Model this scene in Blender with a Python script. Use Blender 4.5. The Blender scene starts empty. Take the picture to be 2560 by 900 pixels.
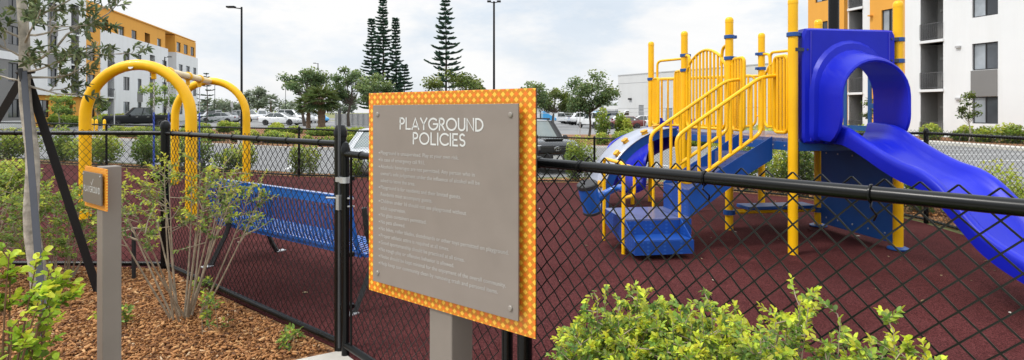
import bpy, bmesh, math, random
import numpy as np
from mathutils import Vector, Matrix
random.seed(7)
RNG = np.random.default_rng(7)
R = math.radians
PI = math.pi
scene = bpy.context.scene
COL = scene.collection
# ------------------------------------------------------------------ survey of the site: camera at the origin, 1.5 m up, looking along +Y
F, CX, HY, CH = 1400.0, 1280.0, 280.0, 1.5
def U(px): return (px - CX) / F
def at(px, py, Y): return Vector((U(px) * Y, Y, CH - (py - HY) / F * Y))
def sstep(a, b, x):
    t = np.clip((x - a) / (b - a), 0, 1)
    return t * t * (3 - 2 * t)
def g(x, y):
    return float(-.5 * sstep(9, 18, y + .35 * x) * sstep(-25, -3, x) * (1 - .7 * sstep(8, 22, x)))
def on(x, y, dz=0): return Vector((x, y, g(x, y) + dz))

# ------------------------------------------------------------------ materials
MATS = {}
class NT:
    def __init__(s, name):
        s.m = bpy.data.materials.new(name); s.m.use_nodes = True
        s.t = s.m.node_tree; s.b = s.t.nodes['Principled BSDF']; s.out = s.t.nodes['Material Output']
        MATS[name] = s.m
    def n(s, typ, **kw):
        nd = s.t.nodes.new(typ)
        for k, v in kw.items():
            if k.startswith('i_'):
                key = k[2:]
                key = int(key) if key.isdigit() else key
                nd.inputs[key].default_value = v
            else: setattr(nd, k, v)
        return nd
    def l(s, a, b): s.t.links.new(a, b)
    def math(s, op, a, b=None, c=None):
        nd = s.n('ShaderNodeMath', operation=op)
        for i, v in enumerate((a, b, c)):
            if v is None: continue
            if isinstance(v, (int, float)): nd.inputs[i].default_value = v
            else: s.l(v, nd.inputs[i])
        return nd.outputs[0]
    def mix(s, fac, a, b, blend='MIX'):
        nd = s.n('ShaderNodeMix', data_type='RGBA', blend_type=blend)
        for idx, v in ((0, fac), (6, a), (7, b)):
            if isinstance(v, (int, float)): nd.inputs[idx].default_value = v
            elif isinstance(v, tuple): nd.inputs[idx].default_value = v + (1,) if len(v) == 3 else v
            else: s.l(v, nd.inputs[idx])
        return nd.outputs[2]
    def coord(s, what='Object'): return s.n('ShaderNodeTexCoord').outputs[what]
    def noise(s, scale, detail=4, rough=.55, vec=None):
        nd = s.n('ShaderNodeTexNoise', i_Scale=scale, i_Detail=detail, i_Roughness=rough)
        s.l(vec if vec is not None else s.coord(), nd.inputs['Vector'])
        return nd.outputs['Fac']
    def ramp(s, fac, stops):
        nd = s.n('ShaderNodeValToRGB'); e = nd.color_ramp.elements
        while len(e) < len(stops): e.new(.5)
        for el, (p, c) in zip(e, stops):
            el.position = p; el.color = tuple(c) + (1,) if len(c) == 3 else c
        s.l(fac, nd.inputs[0]); return nd.outputs[0]
    def bump(s, h, strength=.3, dist=.01):
        nd = s.n('ShaderNodeBump', i_Strength=strength, i_Distance=dist)
        s.l(h, nd.inputs['Height']); s.l(nd.outputs[0], s.b.inputs['Normal'])
    def base(s, c):
        if isinstance(c, tuple): s.b.inputs['Base Color'].default_value = c + (1,)
        else: s.l(c, s.b.inputs['Base Color'])

def mat(name, col, rough=.5, metal=0., var=.12, vscale=3., bump=0., bscale=60., spec=.5, coat=0.):
    if name in MATS: return MATS[name]
    t = NT(name); b = t.b
    b.inputs['Roughness'].default_value = rough; b.inputs['Metallic'].default_value = metal
    b.inputs['Specular IOR Level'].default_value = spec; b.inputs['Coat Weight'].default_value = coat
    if var:
        nz = t.noise(vscale, 5)
        lo = tuple(c * (1 - var) for c in col); hi = tuple(min(1, c * (1 + var)) for c in col)
        t.base(t.ramp(nz, [(.3, lo), (.7, hi)]))
        t.l(t.math('MULTIPLY_ADD', nz, .2, rough - .1), b.inputs['Roughness'])
    else: t.base(col)
    if bump: t.bump(t.noise(bscale, 3), bump, .01)
    return t.m

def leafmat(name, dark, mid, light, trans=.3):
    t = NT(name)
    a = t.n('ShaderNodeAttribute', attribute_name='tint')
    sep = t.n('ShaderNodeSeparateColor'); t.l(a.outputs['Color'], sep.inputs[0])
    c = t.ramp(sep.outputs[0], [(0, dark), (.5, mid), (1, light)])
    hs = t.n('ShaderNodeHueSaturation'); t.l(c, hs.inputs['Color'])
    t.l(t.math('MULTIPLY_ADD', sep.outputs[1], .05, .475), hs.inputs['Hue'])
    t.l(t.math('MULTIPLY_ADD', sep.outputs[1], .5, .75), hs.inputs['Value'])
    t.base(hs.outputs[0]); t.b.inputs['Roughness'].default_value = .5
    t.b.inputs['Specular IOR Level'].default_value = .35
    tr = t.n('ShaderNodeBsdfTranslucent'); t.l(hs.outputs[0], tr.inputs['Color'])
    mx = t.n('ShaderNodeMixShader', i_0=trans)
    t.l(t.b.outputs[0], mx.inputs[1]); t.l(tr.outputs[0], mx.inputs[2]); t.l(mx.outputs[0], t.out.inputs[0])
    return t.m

def tintmat(name, stops, rough=.8):
    t = NT(name); a = t.n('ShaderNodeAttribute', attribute_name='tint')
    sep = t.n('ShaderNodeSeparateColor'); t.l(a.outputs['Color'], sep.inputs[0])
    t.base(t.ramp(sep.outputs[0], stops)); t.b.inputs['Roughness'].default_value = rough
    return t.m

# ------------------------------------------------------------------ mesh builder
def basis(ez, up=Vector((0, 0, 1))):
    ez = ez.normalized()
    if abs(ez.dot(up)) > .999: up = Vector((1, 0, 0))
    ex = up.cross(ez).normalized()
    return ex, ez.cross(ex), ez
def offset_of(o):
    v = Vector((0, 0, 0))
    while o is not None: v += o.location; o = o.parent
    return v
class MB:
    def __init__(s): s.v = []; s.f = []; s.mi = []; s.cur = 0
    def add(s, vs, fs):
        o = len(s.v); s.v.extend([tuple(v) for v in vs])
        for f in fs: s.f.append(tuple(i + o for i in f)); s.mi.append(s.cur)
        return s
    def obox(s, c, hx, hy, hz):
        c = Vector(c); hx = Vector(hx); hy = Vector(hy); hz = Vector(hz)
        vs = [c + hx * a + hy * b + hz * d for d in (-1, 1) for b in (-1, 1) for a in (-1, 1)]
        return s.add(vs, [(0, 2, 3, 1), (4, 5, 7, 6), (0, 1, 5, 4), (2, 6, 7, 3), (0, 4, 6, 2), (1, 3, 7, 5)])
    def box(s, c, sz): return s.obox(c, (sz[0] / 2, 0, 0), (0, sz[1] / 2, 0), (0, 0, sz[2] / 2))
    def beam(s, a, b, w, h, up=Vector((0, 0, 1))):
        a = Vector(a); b = Vector(b); ex, ey, ez = basis(b - a, Vector(up))
        return s.obox((a + b) / 2, ex * w / 2, ey * h / 2, (b - a) / 2)
    def tube(s, path, r, n=8, closed=False, cap=True, flat=1.0):
        P = [Vector(p) for p in path]; k = len(P)
        rs = r if isinstance(r, (list, tuple)) else [r] * k
        T = []
        for i in range(k):
            a = P[(i - 1) % k] if (closed or i > 0) else P[i]
            b = P[(i + 1) % k] if (closed or i < k - 1) else P[i]
            T.append((b - a).normalized() if (b - a).length > 1e-9 else Vector((0, 0, 1)))
        ex, ey, _ = basis(T[0])
        vs = []
        for i in range(k):
            if i:
                q = T[i - 1].rotation_difference(T[i]); ex = q @ ex
                ex = (ex - T[i] * ex.dot(T[i])).normalized()
            ey = T[i].cross(ex)
            for j in range(n):
                a = 2 * PI * j / n
                vs.append(P[i] + ex * (math.cos(a) * rs[i]) + ey * (math.sin(a) * rs[i] * flat))
        fs = []
        for i in range(k if closed else k - 1):
            i2 = (i + 1) % k
            for j in range(n):
                j2 = (j + 1) % n
                fs.append((i * n + j, i * n + j2, i2 * n + j2, i2 * n + j))
        if cap and not closed:
            fs.append(tuple(range(n - 1, -1, -1))); fs.append(tuple((k - 1) * n + j for j in range(n)))
        return s.add(vs, fs)
    def rod(s, a, b, r, n=10, r2=None): return s.tube([a, b], [r, r if r2 is None else r2], n)
    def lathe(s, prof, n=16, o=(0, 0, 0), ax=Vector((0, 0, 1))):
        o = Vector(o); ex, ey, ez = basis(Vector(ax)); vs = []; k = len(prof)
        for (r, z) in prof:
            for j in range(n):
                a = 2 * PI * j / n
                vs.append(o + ez * z + (ex * math.cos(a) + ey * math.sin(a)) * max(r, 1e-4))
        fs = [(i * n + j, i * n + (j + 1) % n, (i + 1) * n + (j + 1) % n, (i + 1) * n + j) for i in range(k - 1) for j in range(n)]
        fs.append(tuple(range(n - 1, -1, -1))); fs.append(tuple((k - 1) * n + j for j in range(n)))
        return s.add(vs, fs)
    def prism(s, poly, o, ex, ey, ez):
        """poly in (ex,ey) about o, extruded by vector ez"""
        o = Vector(o); ex = Vector(ex); ey = Vector(ey); ez = Vector(ez); n = len(poly)
        vs = [o + ex * p[0] + ey * p[1] for p in poly] + [o + ex * p[0] + ey * p[1] + ez for p in poly]
        fs = [tuple(range(n - 1, -1, -1)), tuple(range(n, 2 * n))] + [(i, (i + 1) % n, n + (i + 1) % n, n + i) for i in range(n)]
        return s.add(vs, fs)
    def quad(s, a, b, c, d): return s.add([a, b, c, d], [(0, 1, 2, 3)])
    def loft(s, rings, closed=True, cap=True):
        n = len(rings[0]); vs = [p for r in rings for p in r]; fs = []
        for i in range(len(rings) - 1):
            for j in range(n if closed else n - 1):
                j2 = (j + 1) % n
                fs.append((i * n + j, i * n + j2, (i + 1) * n + j2, (i + 1) * n + j))
        if cap and closed:
            fs.append(tuple(range(n - 1, -1, -1))); fs.append(tuple((len(rings) - 1) * n + j for j in range(n)))
        return s.add(vs, fs)
    def build(s, name, mats, parent=None, smooth=True, bevel=0, sharp=35, fix=False, thick=0):
        me = bpy.data.meshes.new(name); off = offset_of(parent)
        me.from_pydata([(v[0] - off.x, v[1] - off.y, v[2] - off.z) for v in s.v], [], s.f)
        if not isinstance(mats, (list, tuple)): mats = [mats]
        for m in mats: me.materials.append(m)
        if len(mats) > 1: me.polygons.foreach_set('material_index', s.mi)
        if fix:
            bm = bmesh.new(); bm.from_mesh(me); bmesh.ops.recalc_face_normals(bm, faces=bm.faces); bm.to_mesh(me); bm.free()
        if smooth:
            me.shade_smooth(); me.set_sharp_from_angle(angle=R(sharp))
        me.update()
        o = bpy.data.objects.new(name, me); COL.objects.link(o)
        if parent is not None: o.parent = parent
        if thick:
            m = o.modifiers.new('thick', 'SOLIDIFY'); m.thickness = thick; m.offset = 0
        if bevel:
            m = o.modifiers.new('bevel', 'BEVEL'); m.width = bevel; m.segments = 2; m.limit_method = 'ANGLE'; m.angle_limit = R(40)
        return o
def npmesh(name, V, faces, mats, parent=None, tint=None, smooth=False, matidx=None):
    """V (n,3), faces (m,k) arrays"""
    me = bpy.data.meshes.new(name); off = offset_of(parent)
    V = np.asarray(V, dtype=np.float32) - np.array([off.x, off.y, off.z], dtype=np.float32)
    n, (m, k) = len(V), faces.shape
    me.vertices.add(n); me.vertices.foreach_set('co', V.ravel())
    me.loops.add(m * k); me.loops.foreach_set('vertex_index', faces.astype(np.int32).ravel())
    me.polygons.add(m); me.polygons.foreach_set('loop_start', np.arange(0, m * k, k, dtype=np.int32))
    if not isinstance(mats, (list, tuple)): mats = [mats]
    for mt in mats: me.materials.append(mt)
    if tint is not None:
        at_ = me.attributes.new('tint', 'FLOAT_COLOR', 'POINT')
        c = np.ones((n, 4), dtype=np.float32); c[:, :2] = tint; at_.data.foreach_set('color', c.ravel())
    me.update(calc_edges=True); me.validate()
    if smooth: me.shade_smooth()
    o = bpy.data.objects.new(name, me); COL.objects.link(o)
    if parent is not None: o.parent = parent
    return o
def tag(o, label=None, cat=None, group=None, kind=None):
    if label: o['label'] = label
    if cat: o['category'] = cat
    if group: o['group'] = group
    if kind: o['kind'] = kind
    return o
def thing(name, label, cat, loc=(0, 0, 0), group=None):
    o = bpy.data.objects.new(name, None); COL.objects.link(o); o.location = loc; o.empty_display_size = .1
    return tag(o, label, cat, group)
def children(o): return [c for c in COL.objects if c.parent is o]
KIDS = {}
def copy_tree(o, label=None, loc=None, rz=None, parent=None):
    c = o.copy(); COL.objects.link(c)
    if parent is not None: c.parent = parent
    if label: c['label'] = label
    if loc is not None: c.location = loc
    if rz is not None: c.rotation_euler = (0, 0, rz)
    for ch in children(o): copy_tree(ch, parent=c)
    return c
def arc(c, ex, ey, r, a0, a1, n=10, ry=None):
    c = Vector(c); ex = Vector(ex); ey = Vector(ey); ry = r if ry is None else ry
    return [c + ex * (math.cos(a0 + (a1 - a0) * i / n) * r) + ey * (math.sin(a0 + (a1 - a0) * i / n) * ry) for i in range(n + 1)]
def fillet(pts, r, n=5):
    """round the inner corners of a polyline"""
    P = [Vector(p) for p in pts]; out = [P[0]]
    for i in range(1, len(P) - 1):
        a, b, c = P[i - 1], P[i], P[i + 1]
        d1 = (a - b); d2 = (c - b); q = min(r, d1.length * .49, d2.length * .49)
        p1 = b + d1.normalized() * q; p2 = b + d2.normalized() * q
        for k in range(n + 1):
            t = k / n; out.append(p1 * (1 - t) ** 2 + b * 2 * t * (1 - t) + p2 * t * t)
    out.append(P[-1]); return out
def curve(pts, n=8):
    """Catmull-Rom through pts"""
    P = [Vector(p) for p in pts]; P = [P[0] * 2 - P[1]] + P + [P[-1] * 2 - P[-2]]; out = []
    for i in range(1, len(P) - 2):
        for k in range(n):
            t = k / n; a, b, c, d = P[i - 1], P[i], P[i + 1], P[i + 2]
            out.append(.5 * ((2 * b) + (c - a) * t + (2 * a - 5 * b + 4 * c - d) * t * t + (3 * b - a - 3 * c + d) * t ** 3))
    out.append(P[-2]); return out

# ------------------------------------------------------------------ palette
M_black = mat('black_vinyl_coat', (.004, .0045, .005), .27, var=.2, spec=.27)
M_blackmat = mat('black_rough', (.015, .015, .016), .6)
M_galv = mat('galvanised_steel', (.55, .56, .57), .4, .7)
M_yellow = mat('yellow_powder_coat', (.95, .50, .003), .38, var=.09, coat=.08, spec=.35, bump=.02, bscale=25)
M_yellowdk = mat('yellow_plastic', (.72, .36, .01), .5)
M_blue = mat('blue_powder_coat', (.009, .07, .32), .42, var=.15, coat=0, spec=.3)
M_wire = mat('vinyl_wire', (.014, .016, .016), .35, var=.25, vscale=8, spec=.4)
M_navy = mat('navy_panel', (.009, .07, .27), .42, var=.18, vscale=2)
def plastic(name, c):
    t = NT(name); co = t.coord(); mp = t.n('ShaderNodeMapping'); mp.inputs['Rotation'].default_value = (0, 0, R(-8.7)); mp.inputs['Scale'].default_value = (22, 1.6, 3); t.l(co, mp.inputs['Vector'])
    sc = t.ramp(t.noise(1.5, 7, .7, mp.outputs[0]), [(.52, (0, 0, 0)), (.78, (1, 1, 1))]); big = t.noise(1.6, 5, vec=co)
    up = t.n('ShaderNodeSeparateXYZ'); t.l(t.n('ShaderNodeNewGeometry').outputs['Normal'], up.inputs[0]); top = t.math('MULTIPLY', t.math('MAXIMUM', up.outputs[2], 0.), sc)
    base = t.ramp(big, [(.3, tuple(v * .86 for v in c)), (.7, tuple(v * 1.1 for v in c))]); t.base(t.mix(t.math('MULTIPLY', top, .22), base, (.16, .17, .55)))
    t.b.inputs['Specular IOR Level'].default_value = .26; t.l(t.math('MULTIPLY_ADD', top, .25, .36), t.b.inputs['Roughness']); t.bump(t.noise(140, 3, vec=co), .06, .01); return t.m
M_slide = plastic('slide_plastic', (.007, .015, .46))
M_slidedk = mat('slide_plastic_deep', (.02, .018, .42), .4, var=.12, vscale=1.5)
M_bench = mat('bench_vinyl', (.014, .15, .58), .25, var=.12, coat=1.0)
M_bracket = mat('dark_bracket', (.03, .035, .05), .5)
M_taupe = mat('taupe_paint', (.235, .2, .175), .55, var=.05, vscale=8, bump=.05, bscale=300)
M_taupe2 = mat('taupe_post_paint', (.21, .18, .155), .5, var=.07, vscale=4, bump=.04, bscale=300)
M_letter = mat('off_white_letter', (.60, .61, .60), .6, var=.03)
M_text = mat('pale_small_letter', (.46, .445, .43), .6, var=.12, vscale=9)
M_conc = mat('concrete', (.50, .47, .42), .85, var=.14, vscale=3, bump=.25, bscale=90)
M_kerb = mat('kerb_concrete', (.55, .53, .49), .85, var=.14, vscale=2, bump=.2)
M_bark = mat('grey_bark', (.38, .345, .29), .85, var=.45, vscale=14, bump=.5, bscale=35)
M_twig = mat('pale_twig', (.30, .24, .17), .8, var=.3, vscale=20)
M_barkdk = mat('dark_bark', (.09, .07, .055), .9, var=.3, vscale=6)
def stucco(name, c):
    t = NT(name); co = t.coord(); mp = t.n('ShaderNodeMapping'); mp.inputs['Scale'].default_value = (1.1, 1.1, .10); t.l(co, mp.inputs['Vector'])
    st = t.ramp(t.noise(1.0, 6, .65, mp.outputs[0]), [(.42, (1, 1, 1)), (.72, (.945, .94, .93))]); pa = t.ramp(t.noise(.22, 5, vec=co), [(.3, (.95, .955, .96)), (.7, (1.02, 1.02, 1.02))])
    t.base(t.mix(1.0, t.mix(1.0, c, st, 'MULTIPLY'), pa, 'MULTIPLY')); t.b.inputs['Roughness'].default_value = .88; t.bump(t.noise(18, 4, vec=co), .15, .01); return t.m
M_white = stucco('white_stucco', (.76, .765, .77)); M_orange = stucco('orange_stucco', (.74, .35, .055))
M_greyin = mat('balcony_grey_paint', (.30, .295, .29), .85, var=.05)
M_grey = mat('grey_stucco', (.20, .195, .19), .85, var=.05, vscale=.6, bump=.1, bscale=20)
M_greylt = mat('light_grey_stucco', (.42, .42, .42), .85, var=.05, vscale=.6)
M_winfr = mat('bronze_frame', (.02, .02, .022), .5)
M_rail = mat('balcony_rail_paint', (.09, .09, .095), .5)
def glass(name, col, rough=.08):
    t = NT(name); t.base(t.ramp(t.noise(.8, 3), [(.35, tuple(c * .6 for c in col)), (.7, col)])); t.b.inputs['Roughness'].default_value = rough
    t.b.inputs['Specular IOR Level'].default_value = 1.0; return t.m
M_glassdk = glass('dark_window_glass', (.018, .022, .028))
M_glasslt = glass('curtained_window_glass', (.40, .44, .48))
M_glassmid = glass('dim_window_glass', (.09, .10, .115))
M_carglass = glass('car_glass', (.05, .065, .065), .05)
M_carglasslt = glass('car_glass_bright', (.16, .2, .19), .08)
M_tyre = mat('tyre_rubber', (.018, .018, .018), .85)
M_rim = mat('alloy_rim', (.45, .46, .48), .35, .6)
M_lamp = mat('headlight_lens', (.65, .67, .7), .15)
M_tail = mat('tail_light_red', (.25, .01, .01), .25)
M_chrome = mat('chrome', (.75, .76, .78), .15, .9, var=0)
def paint(name, c, rough=.25): return mat(name, c, rough, var=.05, vscale=1, coat=.6)
P_black = mat('black_car_paint', (.010, .011, .013), .15, var=.05, coat=1.0); P_blackm = mat('black_truck_paint', (.008, .009, .010), .35, var=.05, spec=.25); P_white = paint('white_car_paint', (.74, .75, .76)); P_silver = paint('silver_car_paint', (.42, .44, .46))
P_red = paint('dark_red_car_paint', (.16, .025, .02)); P_blue = paint('sky_blue_paint', (.05, .34, .68)); P_grey = paint('grey_car_paint', (.10, .115, .13))
L_shrub = leafmat('bright_shrub_leaf', (.075, .14, .04), (.24, .36, .07), (.72, .74, .06), .4)
L_tall = leafmat('olive_shrub_leaf', (.075, .13, .035), (.24, .34, .065), (.62, .62, .07), .42)
L_big = leafmat('round_lime_leaf', (.07, .15, .018), (.31, .45, .03), (.72, .74, .07), .4)
L_oak = leafmat('oak_leaf', (.05, .08, .035), (.155, .20, .095), (.36, .38, .15), .3)
L_tree = leafmat('tree_leaf', (.04, .075, .03), (.15, .215, .08), (.34, .39, .12), .42)
L_olive = leafmat('olive_tree_leaf', (.035, .055, .012), (.11, .15, .025), (.27, .29, .05), .25)
L_pine = leafmat('norfolk_pine_needle', (.02, .06, .045), (.065, .13, .09), (.13, .22, .13), .2)
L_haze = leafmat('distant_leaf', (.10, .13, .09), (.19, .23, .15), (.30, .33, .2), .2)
L_palm = leafmat('palm_leaf', (.045, .08, .03), (.12, .17, .05), (.28, .32, .11), .3)
L_hedge = leafmat('hedge_leaf', (.08, .14, .03), (.25, .34, .055), (.60, .62, .10), .45)
# ------------------------------------------------------------------ ground sheets
def lin(a, b, st): return list(np.arange(a, b + 1e-6, st))
GX = sorted(set([-400, -250, -160, -110, -80, -60, -45, -35] + lin(-28, 14, 1.0) + [17, 20, 24, 30, 40, 55, 80, 120, 200, 400]))
GY = sorted(set([-60, -20, -8] + lin(-4, 32, 1.0) + [36, 42, 50, 60, 80, 110, 160, 250, 500, 900]))
def terrain():
    V = [(x, y, g(x, y)) for y in GY for x in GX]; n = len(GX)
    f = [(j * n + i, j * n + i + 1, (j + 1) * n + i + 1, (j + 1) * n + i) for j in range(len(GY) - 1) for i in range(n - 1)]
    return V, f
def sheet(name, poly, dz, m, kind='structure', step=1.0, parent=None, depth=0.):
    """a polygon laid on the terrain, dz above it; depth > 0 gives it a vertical edge"""
    bm = bmesh.new(); vs = [bm.verts.new((x, y, 0)) for x, y in poly]; bm.faces.new(vs)
    xs = [p[0] for p in poly]; ys = [p[1] for p in poly]
    for ax, lo, hi, lines in ((0, min(xs), max(xs), GX), (1, min(ys), max(ys), GY)):
        for q in lines:
            if lo < q < hi:
                no = (1, 0, 0) if ax == 0 else (0, 1, 0)
                bmesh.ops.bisect_plane(bm, geom=bm.verts[:] + bm.edges[:] + bm.faces[:], plane_co=(q if ax == 0 else 0, q if ax == 1 else 0, 0), plane_no=no)
    bmesh.ops.recalc_face_normals(bm, faces=bm.faces)
    for f in bm.faces:
        if f.normal.z < 0: f.normal_flip()
    if depth:
        r = bmesh.ops.extrude_edge_only(bm, edges=[e for e in bm.edges if e.is_boundary])
        low = [v for v in r['geom'] if isinstance(v, bmesh.types.BMVert)]
        ls = set(low)
    else: ls = set()
    for v in bm.verts: v.co.z = g(v.co.x, v.co.y) + dz - (depth if v in ls else 0)
    me = bpy.data.meshes.new(name); bm.to_mesh(me); bm.free(); me.materials.append(m)
    o = bpy.data.objects.new(name, me); COL.objects.link(o)
    if kind: o['kind'] = kind
    if parent: o.parent = parent
    return o
# grass, mulch, rubber, asphalt, paving
t = NT('dry_lawn'); c = t.coord()
t.base(t.mix(t.noise(.25, 5, vec=c), t.ramp(t.noise(6, 5, vec=c), [(.3, (.09, .12, .03)), (.7, (.20, .22, .07))]), t.ramp(t.noise(9, 4, vec=c), [(.3, (.16, .15, .06)), (.7, (.26, .24, .11))])))
t.b.inputs['Roughness'].default_value = .95; t.bump(t.noise(60, 3, vec=c), .5, .02); M_lawn = t.m
t = NT('bark_mulch'); c = t.coord()
vo = t.n('ShaderNodeTexVoronoi', i_Scale=38.0, i_Randomness=1.0); t.l(c, vo.inputs['Vector'])
sp = t.n('ShaderNodeSeparateColor'); t.l(vo.outputs['Color'], sp.inputs[0])
t.base(t.ramp(sp.outputs[0], [(0, (.07, .03, .012)), (.45, (.20, .085, .03)), (.8, (.34, .16, .06)), (1, (.48, .29, .15))]))
t.b.inputs['Roughness'].default_value = .9; t.bump(vo.outputs['Distance'], .9, .02); M_mulch = t.m
t = NT('rubber_safety_surface'); c = t.coord()
fine = t.noise(130, 3, .7, vec=c); mid = t.noise(1.1, 6, .6, vec=c)
a = t.ramp(fine, [(.33, (.014, .0055, .0055)), (.5, (.080, .0225, .0225)), (.62, (.14, .043, .042)), (.76, (.23, .115, .11))])
b2 = t.ramp(mid, [(.3, (.66, .68, .70)), (.7, (1.2, 1.12, 1.1))])
st = t.ramp(t.noise(.55, 7, .68, vec=c), [(.50, (1, 1, 1)), (.60, (.70, .68, .68)), (.68, (1.0, 1.0, 1.0)), (.80, (1.35, 1.3, 1.28))]); a = t.mix(1.0, a, st, 'MULTIPLY')
t.base(t.mix(1.0, a, b2, 'MULTIPLY')); t.b.inputs['Roughness'].default_value = .95; t.b.inputs['Specular IOR Level'].default_value = .06; t.bump(fine, .6, .006); M_rubber = t.m
t = NT('asphalt'); c = t.coord()
t.base(t.mix(t.noise(.35, 6, vec=c), t.ramp(t.noise(70, 2, vec=c), [(.3, (.13, .13, .135)), (.7, (.22, .22, .22))]), (.25, .25, .25)))
t.b.inputs['Roughness'].default_value = .9; t.bump(t.noise(120, 2, vec=c), .4, .005); M_asph = t.m
M_mark = mat('road_marking_white', (.72, .72, .70), .8, var=.2, vscale=6)

gm = bpy.data.meshes.new('ground'); tv, tf = terrain(); gm.from_pydata(tv, [], tf); gm.materials.append(M_lawn)
for p in gm.polygons: p.use_smooth = True
go = bpy.data.objects.new('ground', gm); COL.objects.link(go); go['kind'] = 'structure'

# fence line in plan
P0 = (-1.075, 3.51); DR = (.6752, -.7376)                      # gate post; direction of the front right run
def FR(t): return (.103 + .964 * t, 2.22 - 1.053 * t)          # front right run, t=0 beside the sign
GATE_R = (.052, 2.285); P1 = FR(1.55); C1 = (-3.30, 5.33); L1 = (-8.4, 5.42)
BACK = [(-13.6, 6.8), (-14.9, 17.2), (-5.4, 14.2), (.66, 15.0), (2.25, 15.3), (4.6, 13.8), (5.72, 11.2), (5.62, 7.6), (5.40, 5.2), (5.2, 1.6)]
inside = [P0, C1, L1] + BACK + [P1, GATE_R]
sheet('playground_surface', [P0, C1, L1, (-13.5, 6.85), (-14.8, 17.0), (-5.4, 14.1), (.66, 14.9), (2.25, 15.2), (4.55, 13.7), (5.64, 11.2), (5.54, 7.6), (5.32, 5.2), (5.1, 1.6), P1, GATE_R], .012, M_rubber, depth=.02)
sheet('mulch_bed', [(-9, 5.41), (-3.31, 5.325), (-1.08, 3.50), (-1.34, 3.36), (-1.88, 2.58), (-2.2, 1.6), (-2.6, -.5), (-9, -1)], .006, M_mulch)
sheet('planting_bed', [(.16, 2.08), (1.55, .52), (2.6, -.9), (1.2, -1.6), (-.30, .6), (-.22, 1.7)], .006, M_mulch)
sheet('concrete_path', [(-1.07, 3.49), (-.02, 2.33), (-.02, 2.27), (.12, 2.1), (-.24, 1.68), (-.32, .6), (1.0, -1.7), (-2.3, -2), (-2.58, -.5), (-2.18, 1.6), (-1.86, 2.58), (-1.33, 3.34)], .014, M_conc, depth=.03)
# beyond the back fence
sheet('back_planting_bed', [(-17, 7), (-16.6, 18.6), (-11.5, 17.6), (-5.2, 16.0), (.7, 16.6), (2.9, 16.9), (5.3, 15.2), (7.2, 12.2), (7.5, 7), (7.3, 1.0), (5.25, 1.4), (5.45, 5.2), (5.68, 7.6), (5.78, 11.2), (4.64, 13.88), (2.27, 15.38), (.66, 15.08), (-5.4, 14.28), (-14.95, 17.3), (-13.7, 6.8)], .006, M_mulch)
sheet('parking_lot', [(-70, 24.5), (-36, 23), (-17.2, 19.2), (-11.6, 18.0), (-5.2, 16.4), (.7, 17.0), (3.1, 17.3), (5.6, 15.5), (7.6, 12.3), (7.9, 7), (7.7, -20), (21.5, -20), (21.5, 29), (17, 44), (17, 62), (70, 140), (-70, 140)], .010, M_asph)
def kerbed(name, poly, m, h=.12):
    """a raised island: kerb ring and its planted top"""
    sheet('kerb', poly, h, M_kerb, depth=h)
    cx = sum(p[0] for p in poly) / len(poly); cy = sum(p[1] for p in poly) / len(poly)
    inn = []
    for x, y in poly:
        d = math.hypot(x - cx, y - cy); k = (d - .28) / d; inn.append((cx + (x - cx) * k, cy + (y - cy) * k))
    return sheet(name, inn, h + .006, m)
kerbed('planted_island', [(-24, 31), (-17, 28.6), (-10.4, 27.6), (-8.3, 28.2), (-7.4, 30), (-7.6, 34), (-8.5, 50), (-22, 50), (-26, 40)], M_mulch)
kerbed('planted_island', [(3.5, 31.5), (8, 29.5), (11.5, 30), (13.5, 34), (13, 47), (4, 47)], M_mulch)
kerbed('lawn_island', [(-30, 88), (-6, 84), (-5, 98), (-30, 104)], M_lawn)
sheet('lawn_strip', [(-70, 30), (-44, 34), (-36, 33), (-29, 24), (-18, 20.0), (-17.4, 19.4), (-36, 23.2), (-70, 24.8)], .016, M_lawn)
sheet('building_lawn', [(-80, 48), (-43.5, 46), (-56, 103), (-80, 103)], .02, M_lawn)
sheet('pavement', [(21.6, -20), (22.6, -20), (22.6, 29.2), (18.3, 44), (17.2, 44), (21.6, 29)], .13, M_kerb, depth=.13)
sheet('building_planting_bed', [(22.6, 12), (33, 12), (27.6, 31.5), (23.6, 45), (18.4, 44), (22.6, 29.2)], .10, M_mulch, depth=.1)
def stripe(a, b, w=.11):
    a = Vector(a).to_2d(); b = Vector(b).to_2d(); n = Vector((-(b - a).y, (b - a).x)).normalized() * w / 2
    sheet('parking_line', [tuple(a + n), tuple(b + n), tuple(b - n), tuple(a - n)], .016, M_mark)
for k in range(-4, 4): stripe((1.0 + k * 2.75, 17.6 + (.35 if k >= 0 else -.1 * k)), (-.4 + k * 2.75, 22.4 + (.35 if k >= 0 else -.1 * k)))
for k in range(9): stripe((21.2, 8 + 2.75 * k), (16.4, 9.2 + 2.75 * k))
for k in range(6): stripe((9.0, 9 + 2.75 * k), (13.6, 10.1 + 2.75 * k))

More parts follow.
